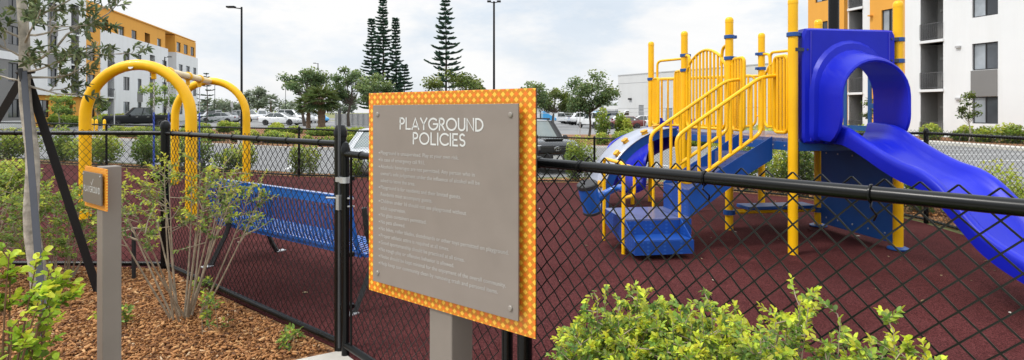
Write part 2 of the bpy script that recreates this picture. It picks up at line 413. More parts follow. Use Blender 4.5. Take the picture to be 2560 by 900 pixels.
# loose bark chips on the mulch in front
def scatter_poly(n, poly, seed):
    r = np.random.default_rng(seed); P = np.array(poly); lo = P.min(0); hi = P.max(0); out = []
    while len(out) < n:
        q = r.uniform(lo, hi, (n, 2)); ins = np.zeros(n, bool); j = len(P) - 1
        for i in range(len(P)):
            c = ((P[i, 1] > q[:, 1]) != (P[j, 1] > q[:, 1])) & (q[:, 0] < (P[j, 0] - P[i, 0]) * (q[:, 1] - P[i, 1]) / (P[j, 1] - P[i, 1] + 1e-12) + P[i, 0])
            ins ^= c; j = i
        out.extend(q[ins].tolist())
    return np.array(out[:n]), r
M_chip = tintmat('bark_chip', [(0, (.07, .028, .012)), (.3, (.26, .108, .034)), (.62, (.46, .21, .07)), (.86, (.58, .33, .14)), (1, (.64, .5, .34))])
def chips(name, n, poly, seed, z0, L=(.009, .038)):
    q, r = scatter_poly(n, poly, seed)
    l = L[0] + (L[1] - L[0]) * r.random(n) ** 1.4 * r.choice([1, 1, 1, 1.5], n); w = l * r.uniform(.16, .5, n); th = r.uniform(.002, .006, n)
    az = r.uniform(0, 2 * PI, n); pit = r.normal(0, .32, n); rol = r.normal(0, .45, n)
    dx = np.stack([np.cos(az) * np.cos(pit), np.sin(az) * np.cos(pit), np.sin(pit)], 1)
    sd = np.stack([-np.sin(az), np.cos(az), np.zeros(n)], 1); up = np.cross(dx, sd)
    ey = sd * np.cos(rol)[:, None] + up * np.sin(rol)[:, None]; ez = np.cross(dx, ey)
    z = np.array([g(a, b) for a, b in q]) + z0 + r.uniform(.002, .026, n)
    c = np.concatenate([q, z[:, None]], 1)
    sg = np.array([[-1, -1, -1], [1, -.7, -1], [1, .8, -1], [-1, 1, -1], [-1, -1, 1], [1, -.7, 1], [1, .8, 1], [-1, 1, 1]], float)
    V = c[:, None] + dx[:, None] * (sg[None, :, 0:1] * l[:, None, None] / 2) + ey[:, None] * (sg[None, :, 1:2] * w[:, None, None] / 2) + ez[:, None] * (sg[None, :, 2:3] * th[:, None, None])
    fb = np.array([(0, 3, 2, 1), (4, 5, 6, 7), (0, 1, 5, 4), (1, 2, 6, 5), (2, 3, 7, 6), (3, 0, 4, 7)])
    Fc = (fb[None] + (np.arange(n) * 8)[:, None, None]).reshape(-1, 4)
    ti = np.repeat(np.stack([np.clip(r.beta(2, 2.3, n), 0, 1), r.random(n)], 1), 8, 0)
    o = npmesh(name, V.reshape(-1, 3), Fc, M_chip, tint=ti); o['kind'] = 'stuff'
    return tag(o, 'loose orange brown bark chips covering the bed before the fence' if seed == 3 else None, 'mulch')
chips('bark_chips', 50000, [(-6.6, 5.38), (-3.33, 5.31), (-1.14, 3.50), (-1.37, 3.36), (-1.92, 2.6), (-2.3, 1.9), (-4.5, 2.3)], 3, .006)
o = chips('bark_chips', 2500, [(-14.6, 17.5), (-11.6, 17.4), (-5.2, 15.9), (.7, 16.5), (2.9, 16.8), (5.3, 15.1), (7.1, 12.2), (7.4, 7), (5.7, 7.6), (5.8, 11.2), (4.7, 13.9), (2.27, 15.4), (.66, 15.1), (-5.4, 14.3)], 5, .006, (.05, .12))
o['label'] = 'bark chips spread along the outer foot of the back fence'

# ------------------------------------------------------------------ chain-link fences
def wire_mesh(a, b, z0, z1, gap=0.03, nseg=4, p=.036, r=.0026, side=1):
    """woven zigzag wires from a to b (plan points on the terrain), side: which side of the rail it hangs"""
    A = np.array(a, float); B = np.array(b, float); L = np.linalg.norm(B - A); T = (B - A) / L; N = np.array([-T[1], T[0]]) * side
    K = int((L - 2 * gap) / p) - 1; J = int((z1 - z0) / p) + 1
    k = np.arange(K)[:, None]; j = np.arange(J)[None, :]
    par = (k + j) % 2; x = gap + (k + par) * p; ofs = np.where(par == 1, .0022, -.0022) * np.where(k % 2 == 0, 1, -1)
    zz = z0 + j * p + 0 * k
    base = np.array([[g(*(A + T * xx)) for xx in np.linspace(0, L, 40)]])[0]
    gz = np.interp(x.ravel(), np.linspace(0, L, 40), base).reshape(x.shape)
    c = np.stack([A[0] + T[0] * x + N[0] * (ofs + .027), A[1] + T[1] * x + N[1] * (ofs + .027), zz + gz], -1)   # K,J,3
    ang = np.arange(nseg) * 2 * PI / nseg + .4; rr = r * 1.35
    ring = np.stack([T[0] * np.cos(ang) * rr + N[0] * np.sin(ang) * r, T[1] * np.cos(ang) * rr + N[1] * np.sin(ang) * r, 0 * ang], -1)
    V = (c[:, :, None] + ring[None, None]).reshape(-1, 3)
    kk, jj, ii = np.meshgrid(np.arange(K), np.arange(J - 1), np.arange(nseg), indexing='ij')
    i2 = (ii + 1) % nseg; b0 = (kk * J + jj) * nseg; b1 = b0 + nseg
    Fc = np.stack([b0 + ii, b0 + i2, b1 + i2, b1 + ii], -1).reshape(-1, 4)
    return V, Fc
def add_mesh(root, segs, **kw):
    Vs, Fs, o = [], [], 0
    for a, b, z0, z1, side in segs:
        V, Fc = wire_mesh(a, b, z0, z1, side=side, **kw); Vs.append(V); Fs.append(Fc + o); o += len(V)
    return npmesh('chain_link_mesh', np.concatenate(Vs), np.concatenate(Fs), M_wire, parent=root)
def post(root, x, y, h, r=.036, dome=True, nm='post'):
    m = MB(); z = g(x, y); m.rod((x, y, z - .1), (x, y, z + h), r, 16); o = m.build(nm, M_black, root)
    if dome:
        c = MB(); c.lathe([(r + .004, -.03), (r + .006, 0), (r * .98, .022), (r * .7, .042), (0, .052)], 16, (x, y, z + h)); c.build('cap', M_black, o)
    return o
def rail(root, a, b, h, r, nm):
    m = MB(); n = max(2, int(math.dist(a, b) / 1.5) + 1)
    m.tube([on(a[0] + (b[0] - a[0]) * i / (n - 1), a[1] + (b[1] - a[1]) * i / (n - 1), h) for i in range(n)], r, 14); return m.build(nm, M_black, root)
def ties(root, a, b, h, r, n, drop=True):
    T = (Vector(b) - Vector(a)).normalized()
    for i in range(n):
        m = MB()
        t_ = (i + .55) / n; c = on(a[0] + (b[0] - a[0]) * t_, a[1] + (b[1] - a[1]) * t_, h)
        T3 = Vector((T.x, T.y, 0)); N = Vector((-T.y, T.x, 0))
        m.tube(arc(c, N, (0, 0, 1), r + .003, 0, 2 * PI * .96, 14), .0026, 6)
        m.tube([c + N * (r * .2) + Vector((0, 0, -r)), c - N * (r + .004) + Vector((0, 0, -r * 1.6)) + T3 * .006, c + N * .01 + Vector((0, 0, -r - .034)) + T3 * .01, c + N * .026 + Vector((0, 0, -r - .05))], .0026, 6)
        m.build('tie_wire', M_black, root)
# left run: gate post to corner and on to the left
fl = thing('chain_link_fence', 'black chain link fence running left from the gate past the bench and young tree', 'fence', on(*P0), 'black chain link fence runs round the playground')
post(fl, P0[0], P0[1], 1.375, .037); post(fl, C1[0], C1[1], 1.37, .04); post(fl, L1[0], L1[1], 1.37, .04)
for a, b in ((P0, C1), (C1, L1)):
    rail(fl, a, b, 1.30, .0205, 'top_rail'); rail(fl, a, b, .055, .021, 'bottom_rail')
ties(fl, P0, C1, 1.30, .0205, 7); ties(fl, C1, L1, 1.30, .0205, 9)
add_mesh(fl, [(P0, C1, .04, 1.37, -1), (C1, L1, .04, 1.37, -1)], r=.0022)
# front right run
fr = thing('chain_link_fence', 'near black chain link fence with thick top rail right of the big sign', 'fence', on(*GATE_R), 'black chain link fence runs round the playground')
post(fr, GATE_R[0], GATE_R[1], 1.37, .031); post(fr, P1[0], P1[1], 1.37, .036)
rail(fr, GATE_R, P1, 1.30, .0188, 'top_rail'); rail(fr, GATE_R, P1, .055, .021, 'bottom_rail')
for tt_ in (.1525, .498, .805, 1.12): ties(fr, FR(tt_ - .0055), FR(tt_ + .0045), 1.30, .0188, 1)
m = MB()
for px_, py_ in ((.10, 2.235),): m.lathe([(.021, -.02), (.024, -.015), (.024, .015), (.021, .02)], 14, (px_, py_, 1.30), Vector((DR[0], DR[1], 0)))
m.build('rail_end_cup', M_black, fr)
add_mesh(fr, [(GATE_R, P1, .04, 1.355, 1)], nseg=6, r=.0026)
# back run
fb = thing('chain_link_fence', 'long black chain link fence along the far side of the playground before the parked cars', 'fence', on(*BACK[3]), 'black chain link fence runs round the playground')
pts = [L1] + BACK + [P1]; segs = []
for a, b in zip(pts[:-1], pts[1:]):
    rail(fb, a, b, 1.22, .02, 'top_rail'); rail(fb, a, b, .05, .02, 'bottom_rail'); segs.append((a, b, .04, 1.27, -1))
    n = max(1, round(math.dist(a, b) / 3.0))
    for i in range(n):
        q = (a[0] + (b[0] - a[0]) * i / n, a[1] + (b[1] - a[1]) * i / n)
        if q != L1: post(fb, q[0], q[1], 1.24, .03, dome=(i == 0))
add_mesh(fb, segs, nseg=3, r=.0024)
# gate
ga = thing('fence_gate', 'closed black chain link gate behind the big sign', 'gate', on(P0[0] + .03, P0[1] - .03))
gl = (-1.02, 3.43); gr = (-.02, 2.362)
for q in (gl, gr): post(ga, q[0], q[1], 1.27, .024, nm='stile')
rail(ga, gl, gr, 1.245, .0205, 'top_rail'); rail(ga, gl, gr, .075, .0205, 'bottom_rail')
ties(ga, gl, gr, 1.245, .0205, 4)
m = MB(); e = .075; m.rod(on(gl[0] + e * .67, gl[1] - e * .74, .08), on(gl[0] + e * .67, gl[1] - e * .74, 1.23), .008, 8); m.build('tension_bar', M_black, ga)
add_mesh(ga, [(gl, gr, .06, 1.27, 1)], nseg=5, r=.0023, gap=.045)
for z in (1.09, .62, .30): m = MB(); m.obox((-1.022, 3.462, z), (.03 * .67, -.03 * .74, 0), (.03, .027, 0), (0, 0, .014)); m.build('hinge', M_black, ga, bevel=.004)
m = MB(); c0 = Vector((-1.03, 3.45, 1.085)); m.lathe([(.034, -.018), (.037, -.018), (.037, .018), (.034, .018)], 16, (gl[0], gl[1], 1.085)); m.obox((-1.045, 3.44, 1.085), (.03, -.02, 0), (.012, .014, 0), (0, 0, .014)); m.build('clamp', M_galv, ga)
m = MB(); m.rod((-1.062, 3.446, .05), (-1.062, 3.446, 1.515), .0095, 12); m.build('closer_rod', mat('grey_rod', (.05, .053, .058), .45), ga)
m = MB(); z = .965; m.tube([(-1.16, 3.50, z), (-1.05, 3.452, z + .004), (-.96, 3.385, z + .012)], .006, 8); m.tube([(-1.07, 3.452, z - .04), (-1.02, 3.432, z - .045), (-.955, 3.382, z - .034)], .006, 8)
m.obox((-1.06, 3.44, z - .02), (.012, -.01, 0), (.01, .012, 0), (0, 0, .045)); m.build('latch', M_galv, ga)

# ------------------------------------------------------------------ lettering by strokes
def ell(cx, cy, rx, ry, a0, a1, n=14): return [(cx + rx * math.cos(R(a0 + (a1 - a0) * i / n)), cy + ry * math.sin(R(a0 + (a1 - a0) * i / n))) for i in range(n + 1)]
GL = {
 'P': (.46, [[(0, 0), (0, 1)], [(0, 1), (.2, 1)] + ell(.2, .735, .26, .265, 90, -90, 10) + [(0, .47)]]),
 'L': (.44, [[(0, 1), (0, 0), (.44, 0)]]),
 'A': (.72, [[(0, 0), (.36, 1), (.72, 0)], [(.1, .24), (.62, .24)]]),
 'Y': (.64, [[(0, 1), (.32, .46), (.64, 1)], [(.32, .48), (.32, 0)]]),
 'G': (.88, [ell(.46, .5, .46, .5, 48, 360, 22) + [(.5, .5)]]),
 'R': (.50, [[(0, 0), (0, 1)], [(0, 1), (.2, 1)] + ell(.2, .735, .26, .265, 90, -90, 10) + [(0, .47)], [(.2, .47), (.5, 0)]]),
 'O': (.94, [ell(.47, .5, .47, .5, 0, 360, 28)]),
 'U': (.58, [[(0, 1), (0, .3)] + ell(.29, .29, .29, .29, 180, 360, 12) + [(.58, 1)]]),
 'N': (.60, [[(0, 0), (0, 1), (.6, 0), (.6, 1)]]),
 'D': (.62, [[(0, .5), (0, 0), (.14, 0)] + ell(.14, .5, .48, .5, -90, 90, 14) + [(0, 1), (0, .5)]]),
 'I': (.0, [[(0, 0), (0, 1)]]),
 'C': (.78, [ell(.47, .5, .47, .5, 48, 312, 20)]),
 'E': (.42, [[(.42, 1), (0, 1), (0, 0), (.42, 0)], [(0, .5), (.36, .5)]]),
 'S': (.46, [ell(.235, .745, .215, .255, 40, 270, 12) + ell(.235, .245, .23, .245, 90, -140, 12)[1:]]),
}
def ribbon(m, pl, w, fr_):
    P = [Vector(p) for p in pl]; k = len(P); closed = (P[0] - P[-1]).length < 1e-6; vs = []
    for i in range(k):
        d1 = (P[i] - P[i - 1]).normalized() if i else ((P[-1] - P[-2]).normalized() if closed else (P[1] - P[0]).normalized())
        d2 = (P[i + 1] - P[i]).normalized() if i < k - 1 else ((P[1] - P[0]).normalized() if closed else d1)
        n1 = Vector((-d1.y, d1.x)); n2 = Vector((-d2.y, d2.x)); n = (n1 + n2)
        n = n.normalized() if n.length > 1e-6 else n1
        q = w / 2 / max(.75, n.dot(n1))
        p = P[i]
        if not closed and i == 0: p = p - d2 * w / 2
        if not closed and i == k - 1: p = p + d1 * w / 2
        vs += [fr_(p + n * q), fr_(p - n * q)]
    m.add(vs, [(2 * i, 2 * i + 1, 2 * i + 3, 2 * i + 2) for i in range(k - 1)])
def stroke_text(m, txt, s0, s1, z0, h, fr_, w=.165, gap=.2):
    tot = sum(GL[c][0] for c in txt) + gap * (len(txt) - 1); k = (s1 - s0) / tot; x = s0
    for c in txt:
        for pl in GL[c][1]: ribbon(m, [(x + p[0] * k, z0 + p[1] * h) for p in pl], w * h, fr_)
        x += (GL[c][0] + gap) * k
# pattern of yellow diamonds on orange
def lattice(name, per):
    t = NT(name); sp = t.n('ShaderNodeSeparateXYZ'); t.l(t.coord('UV'), sp.inputs[0])
    def band(op):
        v = t.math('DIVIDE', t.math(op, sp.outputs[0], sp.outputs[1]), per)
        return t.math('LESS_THAN', t.math('ABSOLUTE', t.math('SUBTRACT', t.math('FRACT', v), .5)), .25)
    a = band('ADD'); b = band('SUBTRACT'); both = t.math('MULTIPLY', a, b); any_ = t.math('MAXIMUM', a, b)
    c = t.mix(any_, (.82, .19, .018), (.60, .215, .010)); c = t.mix(both, c, (.93, .54, .06))
    t.base(c); t.b.inputs['Roughness'].default_value = .45; return t.m
def uv_by(o, fn):
    me = o.data; uv = me.uv_layers.new(name='UVMap'); off = offset_of(o)
    for lp in me.loops: uv.data[lp.index].uv = fn(me.vertices[lp.vertex_index].co + off)
class SignFrame:
    def __init__(s, tl, tr):
        s.o = Vector((tl[0], tl[1], 0)); e = Vector((tr[0] - tl[0], tr[1] - tl[1], 0)); s.w = e.length
        s.ex = e.normalized(); s.n = Vector((s.ex.y, -s.ex.x, 0)); s.z = Vector((0, 0, 1))
    def p(s, a, z, d=0): return s.o + s.ex * a + s.n * d + s.z * z
    def slab(s, m, a0, a1, z0, z1, d0, d1): return m.obox(s.p((a0 + a1) / 2, (z0 + z1) / 2, (d0 + d1) / 2), s.ex * (a1 - a0) / 2, s.n * (d1 - d0) / 2, s.z * (z1 - z0) / 2)
S = SignFrame((-.667, 2.61), (.0845, 2.04))
base = S.p(S.w * .49, 0, -.07)
sg = thing('policy_sign', 'large grey notice board with orange diamond border on a square post', 'sign', on(base.x, base.y))
M_lat = lattice('orange_diamond_pattern', .0418)
m = MB(); S.slab(m, 0, S.w, .672, 1.587, -.006, 0); o = m.build('backing_board', [M_lat], sg, smooth=False, bevel=.001); uv_by(o, lambda v: ((v - S.o).dot(S.ex), v.z))
m = MB(); S.slab(m, -.001, S.w + .001, .671, 1.588, -.010, -.0065); m.build('board_edge', mat('bronze_edge', (.06, .05, .045), .5), sg, smooth=False)
m = MB(); S.slab(m, .066, .888, .733, 1.531, .022, .03); pn = m.build('face_panel', M_taupe, sg, smooth=False, bevel=.0012)
for a in (.10, .853):
    for z in (.775, 1.49): m = MB(); m.lathe([(.0105, 0), (.0105, .003), (.008, .006), (0, .007)], 14, S.p(a, z, .030), S.n); m.build('bolt', mat('brushed_bolt', (.30, .27, .24), .45, .3), pn)
fr_ = lambda q: S.p(q.x, q.y, .0312)
m = MB(); stroke_text(m, 'PLAYGROUND', .251, .720, 1.4275, .0455, fr_, gap=.22); stroke_text(m, 'POLICIES', .334, .627, 1.366, .0455, fr_, gap=.24)
m.build('title_lettering', M_letter, pn, smooth=False)
LINES = ['*Playground is unsupervised. Play at your own risk.', '*In case of emergency call 911.', '*Alcoholic beverages are not permitted. Any person who in', " owner's sole judgement under the influence of alcohol will be", ' asked to leave the area.', '*Playground is for residents and their limited guests.', ' Residents must accompany guests.', '*Children under 16 should not use playground without', ' adult supervision.', '*No glass containers permitted.', '*No pets allowed.', '*No bikes, roller blades, skateboards or other toys permitted on playground.', '*Proper athletic attire is required at all times.', '*Good sportsmanship should be practiced at all times.', '*No rough play or offensive behavior is allowed.', '*Noise should be kept minimal for the enjoyment of the overall community.', '*Help keep our community clean by removing trash and personal items.']
def font_mesh(txt, size):
    cu = bpy.data.curves.new('lettering_curve', 'FONT'); cu.body = txt; cu.size = size; cu.resolution_u = 2
    ob = bpy.data.objects.new('lettering_curve', cu); COL.objects.link(ob); bpy.context.view_layer.update()
    me = bpy.data.meshes.new_from_object(ob.evaluated_get(bpy.context.evaluated_depsgraph_get()))
    vs = [v.co.copy() for v in me.vertices]; fs = [tuple(p.vertices) for p in me.polygons]
    bpy.data.objects.remove(ob); bpy.data.curves.remove(cu); bpy.data.meshes.remove(me); return vs, fs
vs, fs = font_mesh(LINES[11][1:], 1.0); tsz = .7245 / max(v.x for v in vs)
m = MB()
for i, ln in enumerate(LINES):
    z = 1.3105 - .0309 * i; vs, fs = font_mesh(ln[1:], tsz); m.add([S.p(.1205 + v.x, z + v.y, .0312) for v in vs], fs)
    if ln[0] == '*': m.lathe([(.0036, 0), (.0036, .0004)], 10, S.p(.112, z + .0065, .0309), S.n)
m.build('policy_lettering', M_text, pn, smooth=False)
m = MB(); S.slab(m, S.w * .48 - .066, S.w * .48 + .066, -.02, 1.45, -.142, -.0105); m.build('post', M_taupe2, sg, smooth=False, bevel=.006)
# small plaque post
S2 = SignFrame((-2.163, 2.835), (-1.921, 2.652))
sg2 = thing('plaque_post', 'short square grey post carrying a small orange bordered plaque in the mulch', 'sign', on(-1.93, 2.78))
m = MB(); S2.slab(m, 0, S2.w, 1.028, 1.228, -.006, 0); o = m.build('backing_board', lattice('small_diamond_pattern', .0135), sg2, smooth=False); uv_by(o, lambda v: ((v - S2.o).dot(S2.ex), v.z))
m = MB(); S2.slab(m, .022, S2.w - .022, 1.053, 1.205, .008, .014); pn2 = m.build('face_panel', mat('dark_taupe_paint', (.15, .125, .10), .5, var=.06), sg2, smooth=False, bevel=.001)
fr2 = lambda q: S2.p(q.x, q.y, .0146)
m = MB(); stroke_text(m, 'PLAYGROUND', .040, S2.w - .04, 1.109, .027, fr2, w=.12); ribbon(m, [(.142, 1.157), (.152, 1.145), (.172, 1.173)], .004, fr2); m.build('lettering', M_letter, pn2, smooth=False)
for a in (.034, S2.w - .034): m = MB(); m.lathe([(.004, 0), (.004, .003), (0, .004)], 10, S2.p(a, 1.193, .014), S2.n); m.build('bolt', M_galv, pn2)
m = MB(); S2.slab(m, S2.w * .52 - .008, S2.w * .52 + .072, -.03, 1.234, -.087, -.0065); m.build('post', M_taupe2, sg2, smooth=False, bevel=.004)

# ------------------------------------------------------------------ bench (seen from behind)
B0 = Vector((-3.10, 5.66, 0)); bd = Vector((.81, -.586, 0)).normalized(); bf = Vector((-bd.y, bd.x, 0))   # along the back; towards the seat
BL = 2.27
def bp(a, f, z): return B0 + bd * a + bf * f + Vector((0, 0, z))
bn = thing('park_bench', 'blue steel strap bench with black frame seen from behind the fence', 'bench', on(-2.2, 5.3))
prof = [(.00, .835), (.012, .80), (.035, .66), (.062, .54), (.09, .43), (.135, .375), (.24, .378), (.36, .39), (.47, .395), (.525, .375), (.545, .335)]
pc = curve([(p[0], 0, p[1]) for p in prof], 4)
ns = 46; m = MB(); w_ = BL / ns
for i in range(ns):
    a0 = i * w_ + .0135; a1 = (i + 1) * w_ - .0135
    rows = [[bp(a0, q.x, q.z), bp(a1, q.x, q.z)] for q in pc if q.z < .80 or q.x > .1]
    m.loft(rows, closed=False)
m.build('slats', M_bench, bn, thick=.006)
m = MB()
for f, z, h in ((.004, .805, .075), (.545, .34, .06), (.118, .375, .05)): m.obox(bp(BL / 2, f, z), bd * BL / 2, bf * .006, (0, 0, h / 2))
m.obox(bp(BL / 2, .016, .838), bd * BL / 2, bf * .022, (0, 0, .006))
m.obox(bp(BL / 2, .105, .40), bd * BL / 2, bf * .012, (0, 0, .012))
for a in (.0, BL):
    m.loft([[bp(a - .014, q.x - .004, q.z), bp(a + .014, q.x - .004, q.z), bp(a + .014, q.x + .012, q.z - .03), bp(a - .014, q.x + .012, q.z - .03)] for q in pc])
for cpos in (.30, .62, .87):
    pass
m.build('edge_band', M_bench, bn, bevel=.003)
# oval punched band across the back
for a in (.31, 2.46):
    m = MB(); m.tube(curve([bp(a, -.10, .012), bp(a, -.02, .16), bp(a, .075, .36), bp(a, .055, .48), bp(a, .015, .62), bp(a, -.008, .78)], 6), .026, 4); m.build('leg', M_blackmat, bn)
    m = MB(); m.tube(curve([bp(a, .60, .012), bp(a, .52, .16), bp(a, .46, .39)], 6), .026, 4); m.tube([bp(a, .09, .395), bp(a, .48, .395)], .022, 4); m.build('leg', M_blackmat, bn)
    m = MB(); m.tube(fillet([bp(a, .02, .63), bp(a, .30, .655), bp(a, .52, .64), bp(a, .50, .40)], .08), .022, 4); m.build('armrest', M_blackmat, bn)
    for f in (-.13, .63): m = MB(); m.obox(bp(a, f, .018), bd * .035, bf * .05, (0, 0, .006)); m.build('foot_plate', M_galv, bn, bevel=.002)

# ------------------------------------------------------------------ swing
sw = thing('swing_set', 'yellow arched swing frame with two arches joined by a beam', 'swing', on(-5.6, 9.7))
def arch(ax, ay, w, h, r):
    L = Vector((ax - w / 2, ay, g(ax - w / 2, ay) - .02)); rr = w / 2
    p = [L, L + Vector((0, 0, (h - rr) * .5))] + arc((ax, ay, h - rr), (-1, 0, 0), (0, 0, 1), rr, 0, PI, 22) + [(ax + w / 2, ay, (h - rr) * .5), (ax + w / 2, ay, g(ax + w / 2, ay) - .02)]
    m = MB(); m.tube(p, r, 18); return m.build('arch', M_yellow, sw)
A1 = (-5.22, 7.82); A2 = (-6.24, 11.6)
o1 = arch(A1[0], A1[1], 1.48, 2.16, .074); o2 = arch(A2[0], A2[1], 1.48, 2.14, .074)
m = MB()
for k in range(2): pass
m.lathe([(.038, 0), (.038, .004), (0, .006)], 10, (A1[0] - .06, A1[1] - .06, 2.128), Vector((0, -.9, .43))); m.build('sticker', M_letter, o1)
b0 = Vector((A1[0], A1[1] + .05, 2.155)); b1 = Vector((A2[0], A2[1] - .05, 2.135))
m = MB(); m.rod(b0, b1, .06, 16); bmz = m.build('beam', mat('pale_yellow_pipe', (.78, .62, .34), .3), sw)
chains = []
for t_ in (.14, .32, .60, .80):
    c = b0.lerp(b1, t_); d = (b1 - b0).normalized()
    m = MB(); m.lathe([(.064, -.05), (.078, -.045), (.078, .045), (.064, .05)], 16, c, d); m.beam(c + Vector((0, 0, -.05)), c + Vector((0, 0, -.16)), .06, .05, d); m.build('hanger', M_yellow, bmz, bevel=.006)
    chains.append(c + Vector((0, 0, -.16)))
M_chainblue = mat('blue_chain_coat', (.03, .08, .45), .4)
def chain(m, a, b, ln=.034, r=.0045):
    n = int((b - a).length / ln); d = (b - a).normalized(); ex, ey, _ = basis(d)
    for i in range(n):
        c = a + d * (i + .5) * ln; e = ex if i % 2 else ey
        m.tube([c + d * ln * .72 * math.sin(q) + e * .011 * math.cos(q) for q in [2 * PI * k / 8 for k in range(8)]], r, 4, closed=True)
for k in range(2):
    a, b = chains[2 * k], chains[2 * k + 1]; mid = (a + b) / 2; d = (b - a).normalized(); gz = g(mid.x, mid.y)
    s = thing('belt_swing', ('nearer' if k == 0 else 'farther') + ' black belt swing hanging on blue sleeved chains under the yellow beam', 'swing', (mid.x, mid.y, gz + .45), 'belt swings on the arch swing frame')
    for q in (a, b):
        e = Vector((q.x, q.y, gz + .58)); lo = q.lerp(e, .36)
        m = MB(); chain(m, q, lo); ch = m.build('chain', M_galv, s)
        m = MB(); chain(m, lo, e, r=.007); m.build('chain_sleeve', M_chainblue, ch)
    a2 = Vector((a.x, a.y, gz + .58)); b2 = Vector((b.x, b.y, gz + .58)); n = Vector((-d.y, d.x, 0)); m = MB()
    m.loft([[a2.lerp(b2, q) + n * .08 - Vector((0, 0, .16 * math.sin(PI * q))), a2.lerp(b2, q) - n * .08 - Vector((0, 0, .16 * math.sin(PI * q)))] for q in [i / 10 for i in range(11)]], closed=False)
    m.build('belt', M_blackmat, s, thick=.012)
# ------------------------------------------------------------------ play structure
PA = Vector((2.94, 5.86, 0)); EU = Vector((.988, .152, 0)).normalized(); EN = Vector((-EU.y, EU.x, 0)); PL = 1.245; EZ = Vector((0, 0, 1))
def W(a, b, z=0.): return PA + EU * a + EN * b + EZ * z
ps = thing('play_structure', 'yellow and blue playground climbing structure with raised deck, stairs and big blue slide', 'play structure', on(2.9, 7.2))
DZ = 1.22
PR = .049
posts = [(0, 0), (PL, 0), (0, PL), (PL, PL), (0, 2 * PL), (PL, 2 * PL), (0, 3 * PL)]
clamps = [[2.31], [2.28, 2.05], [2.45, 2.18], [2.3], [2.34, 2.12], [2.38, 2.16], [2.06]]
for (a, b), cl in zip(posts, clamps):
    q = W(a, b); gz = g(q.x, q.y); m = MB(); m.rod((q.x, q.y, gz - .05), (q.x, q.y, 2.64), PR, 20)
    po = m.build('post', M_yellow, ps)
    m = MB(); m.lathe([(PR + .002, -.01), (PR + .002, .02), (PR * .93, .042), (PR * .6, .058), (0, .063)], 20, (q.x, q.y, 2.64)); m.build('cap', M_yellow, po)
    for z in cl: m = MB(); m.lathe([(PR + .002, -.022), (PR + .014, -.022), (PR + .014, .022), (PR + .002, .022)], 20, (q.x, q.y, z)); m.obox(W(a + (.075 if a == 0 else -.075), b, z), EU * .02, EN * .022, EZ * .02); m.build('clamp', M_navy, po, bevel=.003)
# decks
t = NT('punched_deck_plate'); c = t.coord()
mp = t.n('ShaderNodeMapping'); mp.inputs['Rotation'].default_value = (0, 0, R(8.7)); mp.inputs['Scale'].default_value = (26, 26, 26); t.l(c, mp.inputs['Vector'])
vo = t.n('ShaderNodeTexVoronoi', i_Scale=1.0, i_Randomness=0.0); t.l(mp.outputs[0], vo.inputs['Vector'])
hole = t.math('LESS_THAN', vo.outputs['Distance'], .23)
t.base(t.mix(hole, (.085, .11, .25), (.02, .03, .07))); t.b.inputs['Roughness'].default_value = .38; t.b.inputs['Coat Weight'].default_value = .3
t.bump(t.math('MULTIPLY', hole, -1.0), .4, .01); M_deck = t.m
m = MB(); m.obox(W(PL / 2, PL, DZ - .02), EU * (PL / 2), EN * PL, EZ * .02)
m.prism([(0, 2 * PL + .002), (PL, 2 * PL + .002), (0, 3 * PL)], W(0, 0, DZ - .04), EU, EN, EZ * .039)
m.build('deck', M_deck, ps, smooth=False)
m = MB()
for a, b, c_, d in ((-.03, 0, 0, 0), (-.03, 0, 0, 0)): pass
def skirt(p, q, z0, z1, off):
    d = (q - p).normalized(); n = Vector((d.y, -d.x, 0)); m.obox((p + q) / 2 + EZ * (z0 + z1) / 2 + n * off, d * ((q - p).length / 2 - .06), n * .012, EZ * (z1 - z0) / 2)
for i in range(3): skirt(W(0, i * PL), W(0, (i + 1) * PL), 1.09, 1.183, .0)
skirt(W(0, 0), W(PL, 0), 1.09, 1.183, 0)
for i in range(2): skirt(W(PL, i * PL), W(PL, (i + 1) * PL), 1.09, 1.183, 0)
skirt(W(0, PL), W(PL, PL), 1.09, 1.183, 0); skirt(W(0, 2 * PL), W(PL, 2 * PL), 1.09, 1.183, 0); skirt(W(PL, 2 * PL), W(0, 3 * PL), 1.09, 1.183, 0)
m.build('deck_skirt', M_navy, ps, smooth=False, bevel=.004)
for k in range(6): m = MB(); m.lathe([(.009, 0), (.009, .004), (0, .007)], 8, W(-.0125, .12 + k * .2, 1.14), -EU); m.build('bolt', M_galv, ps)
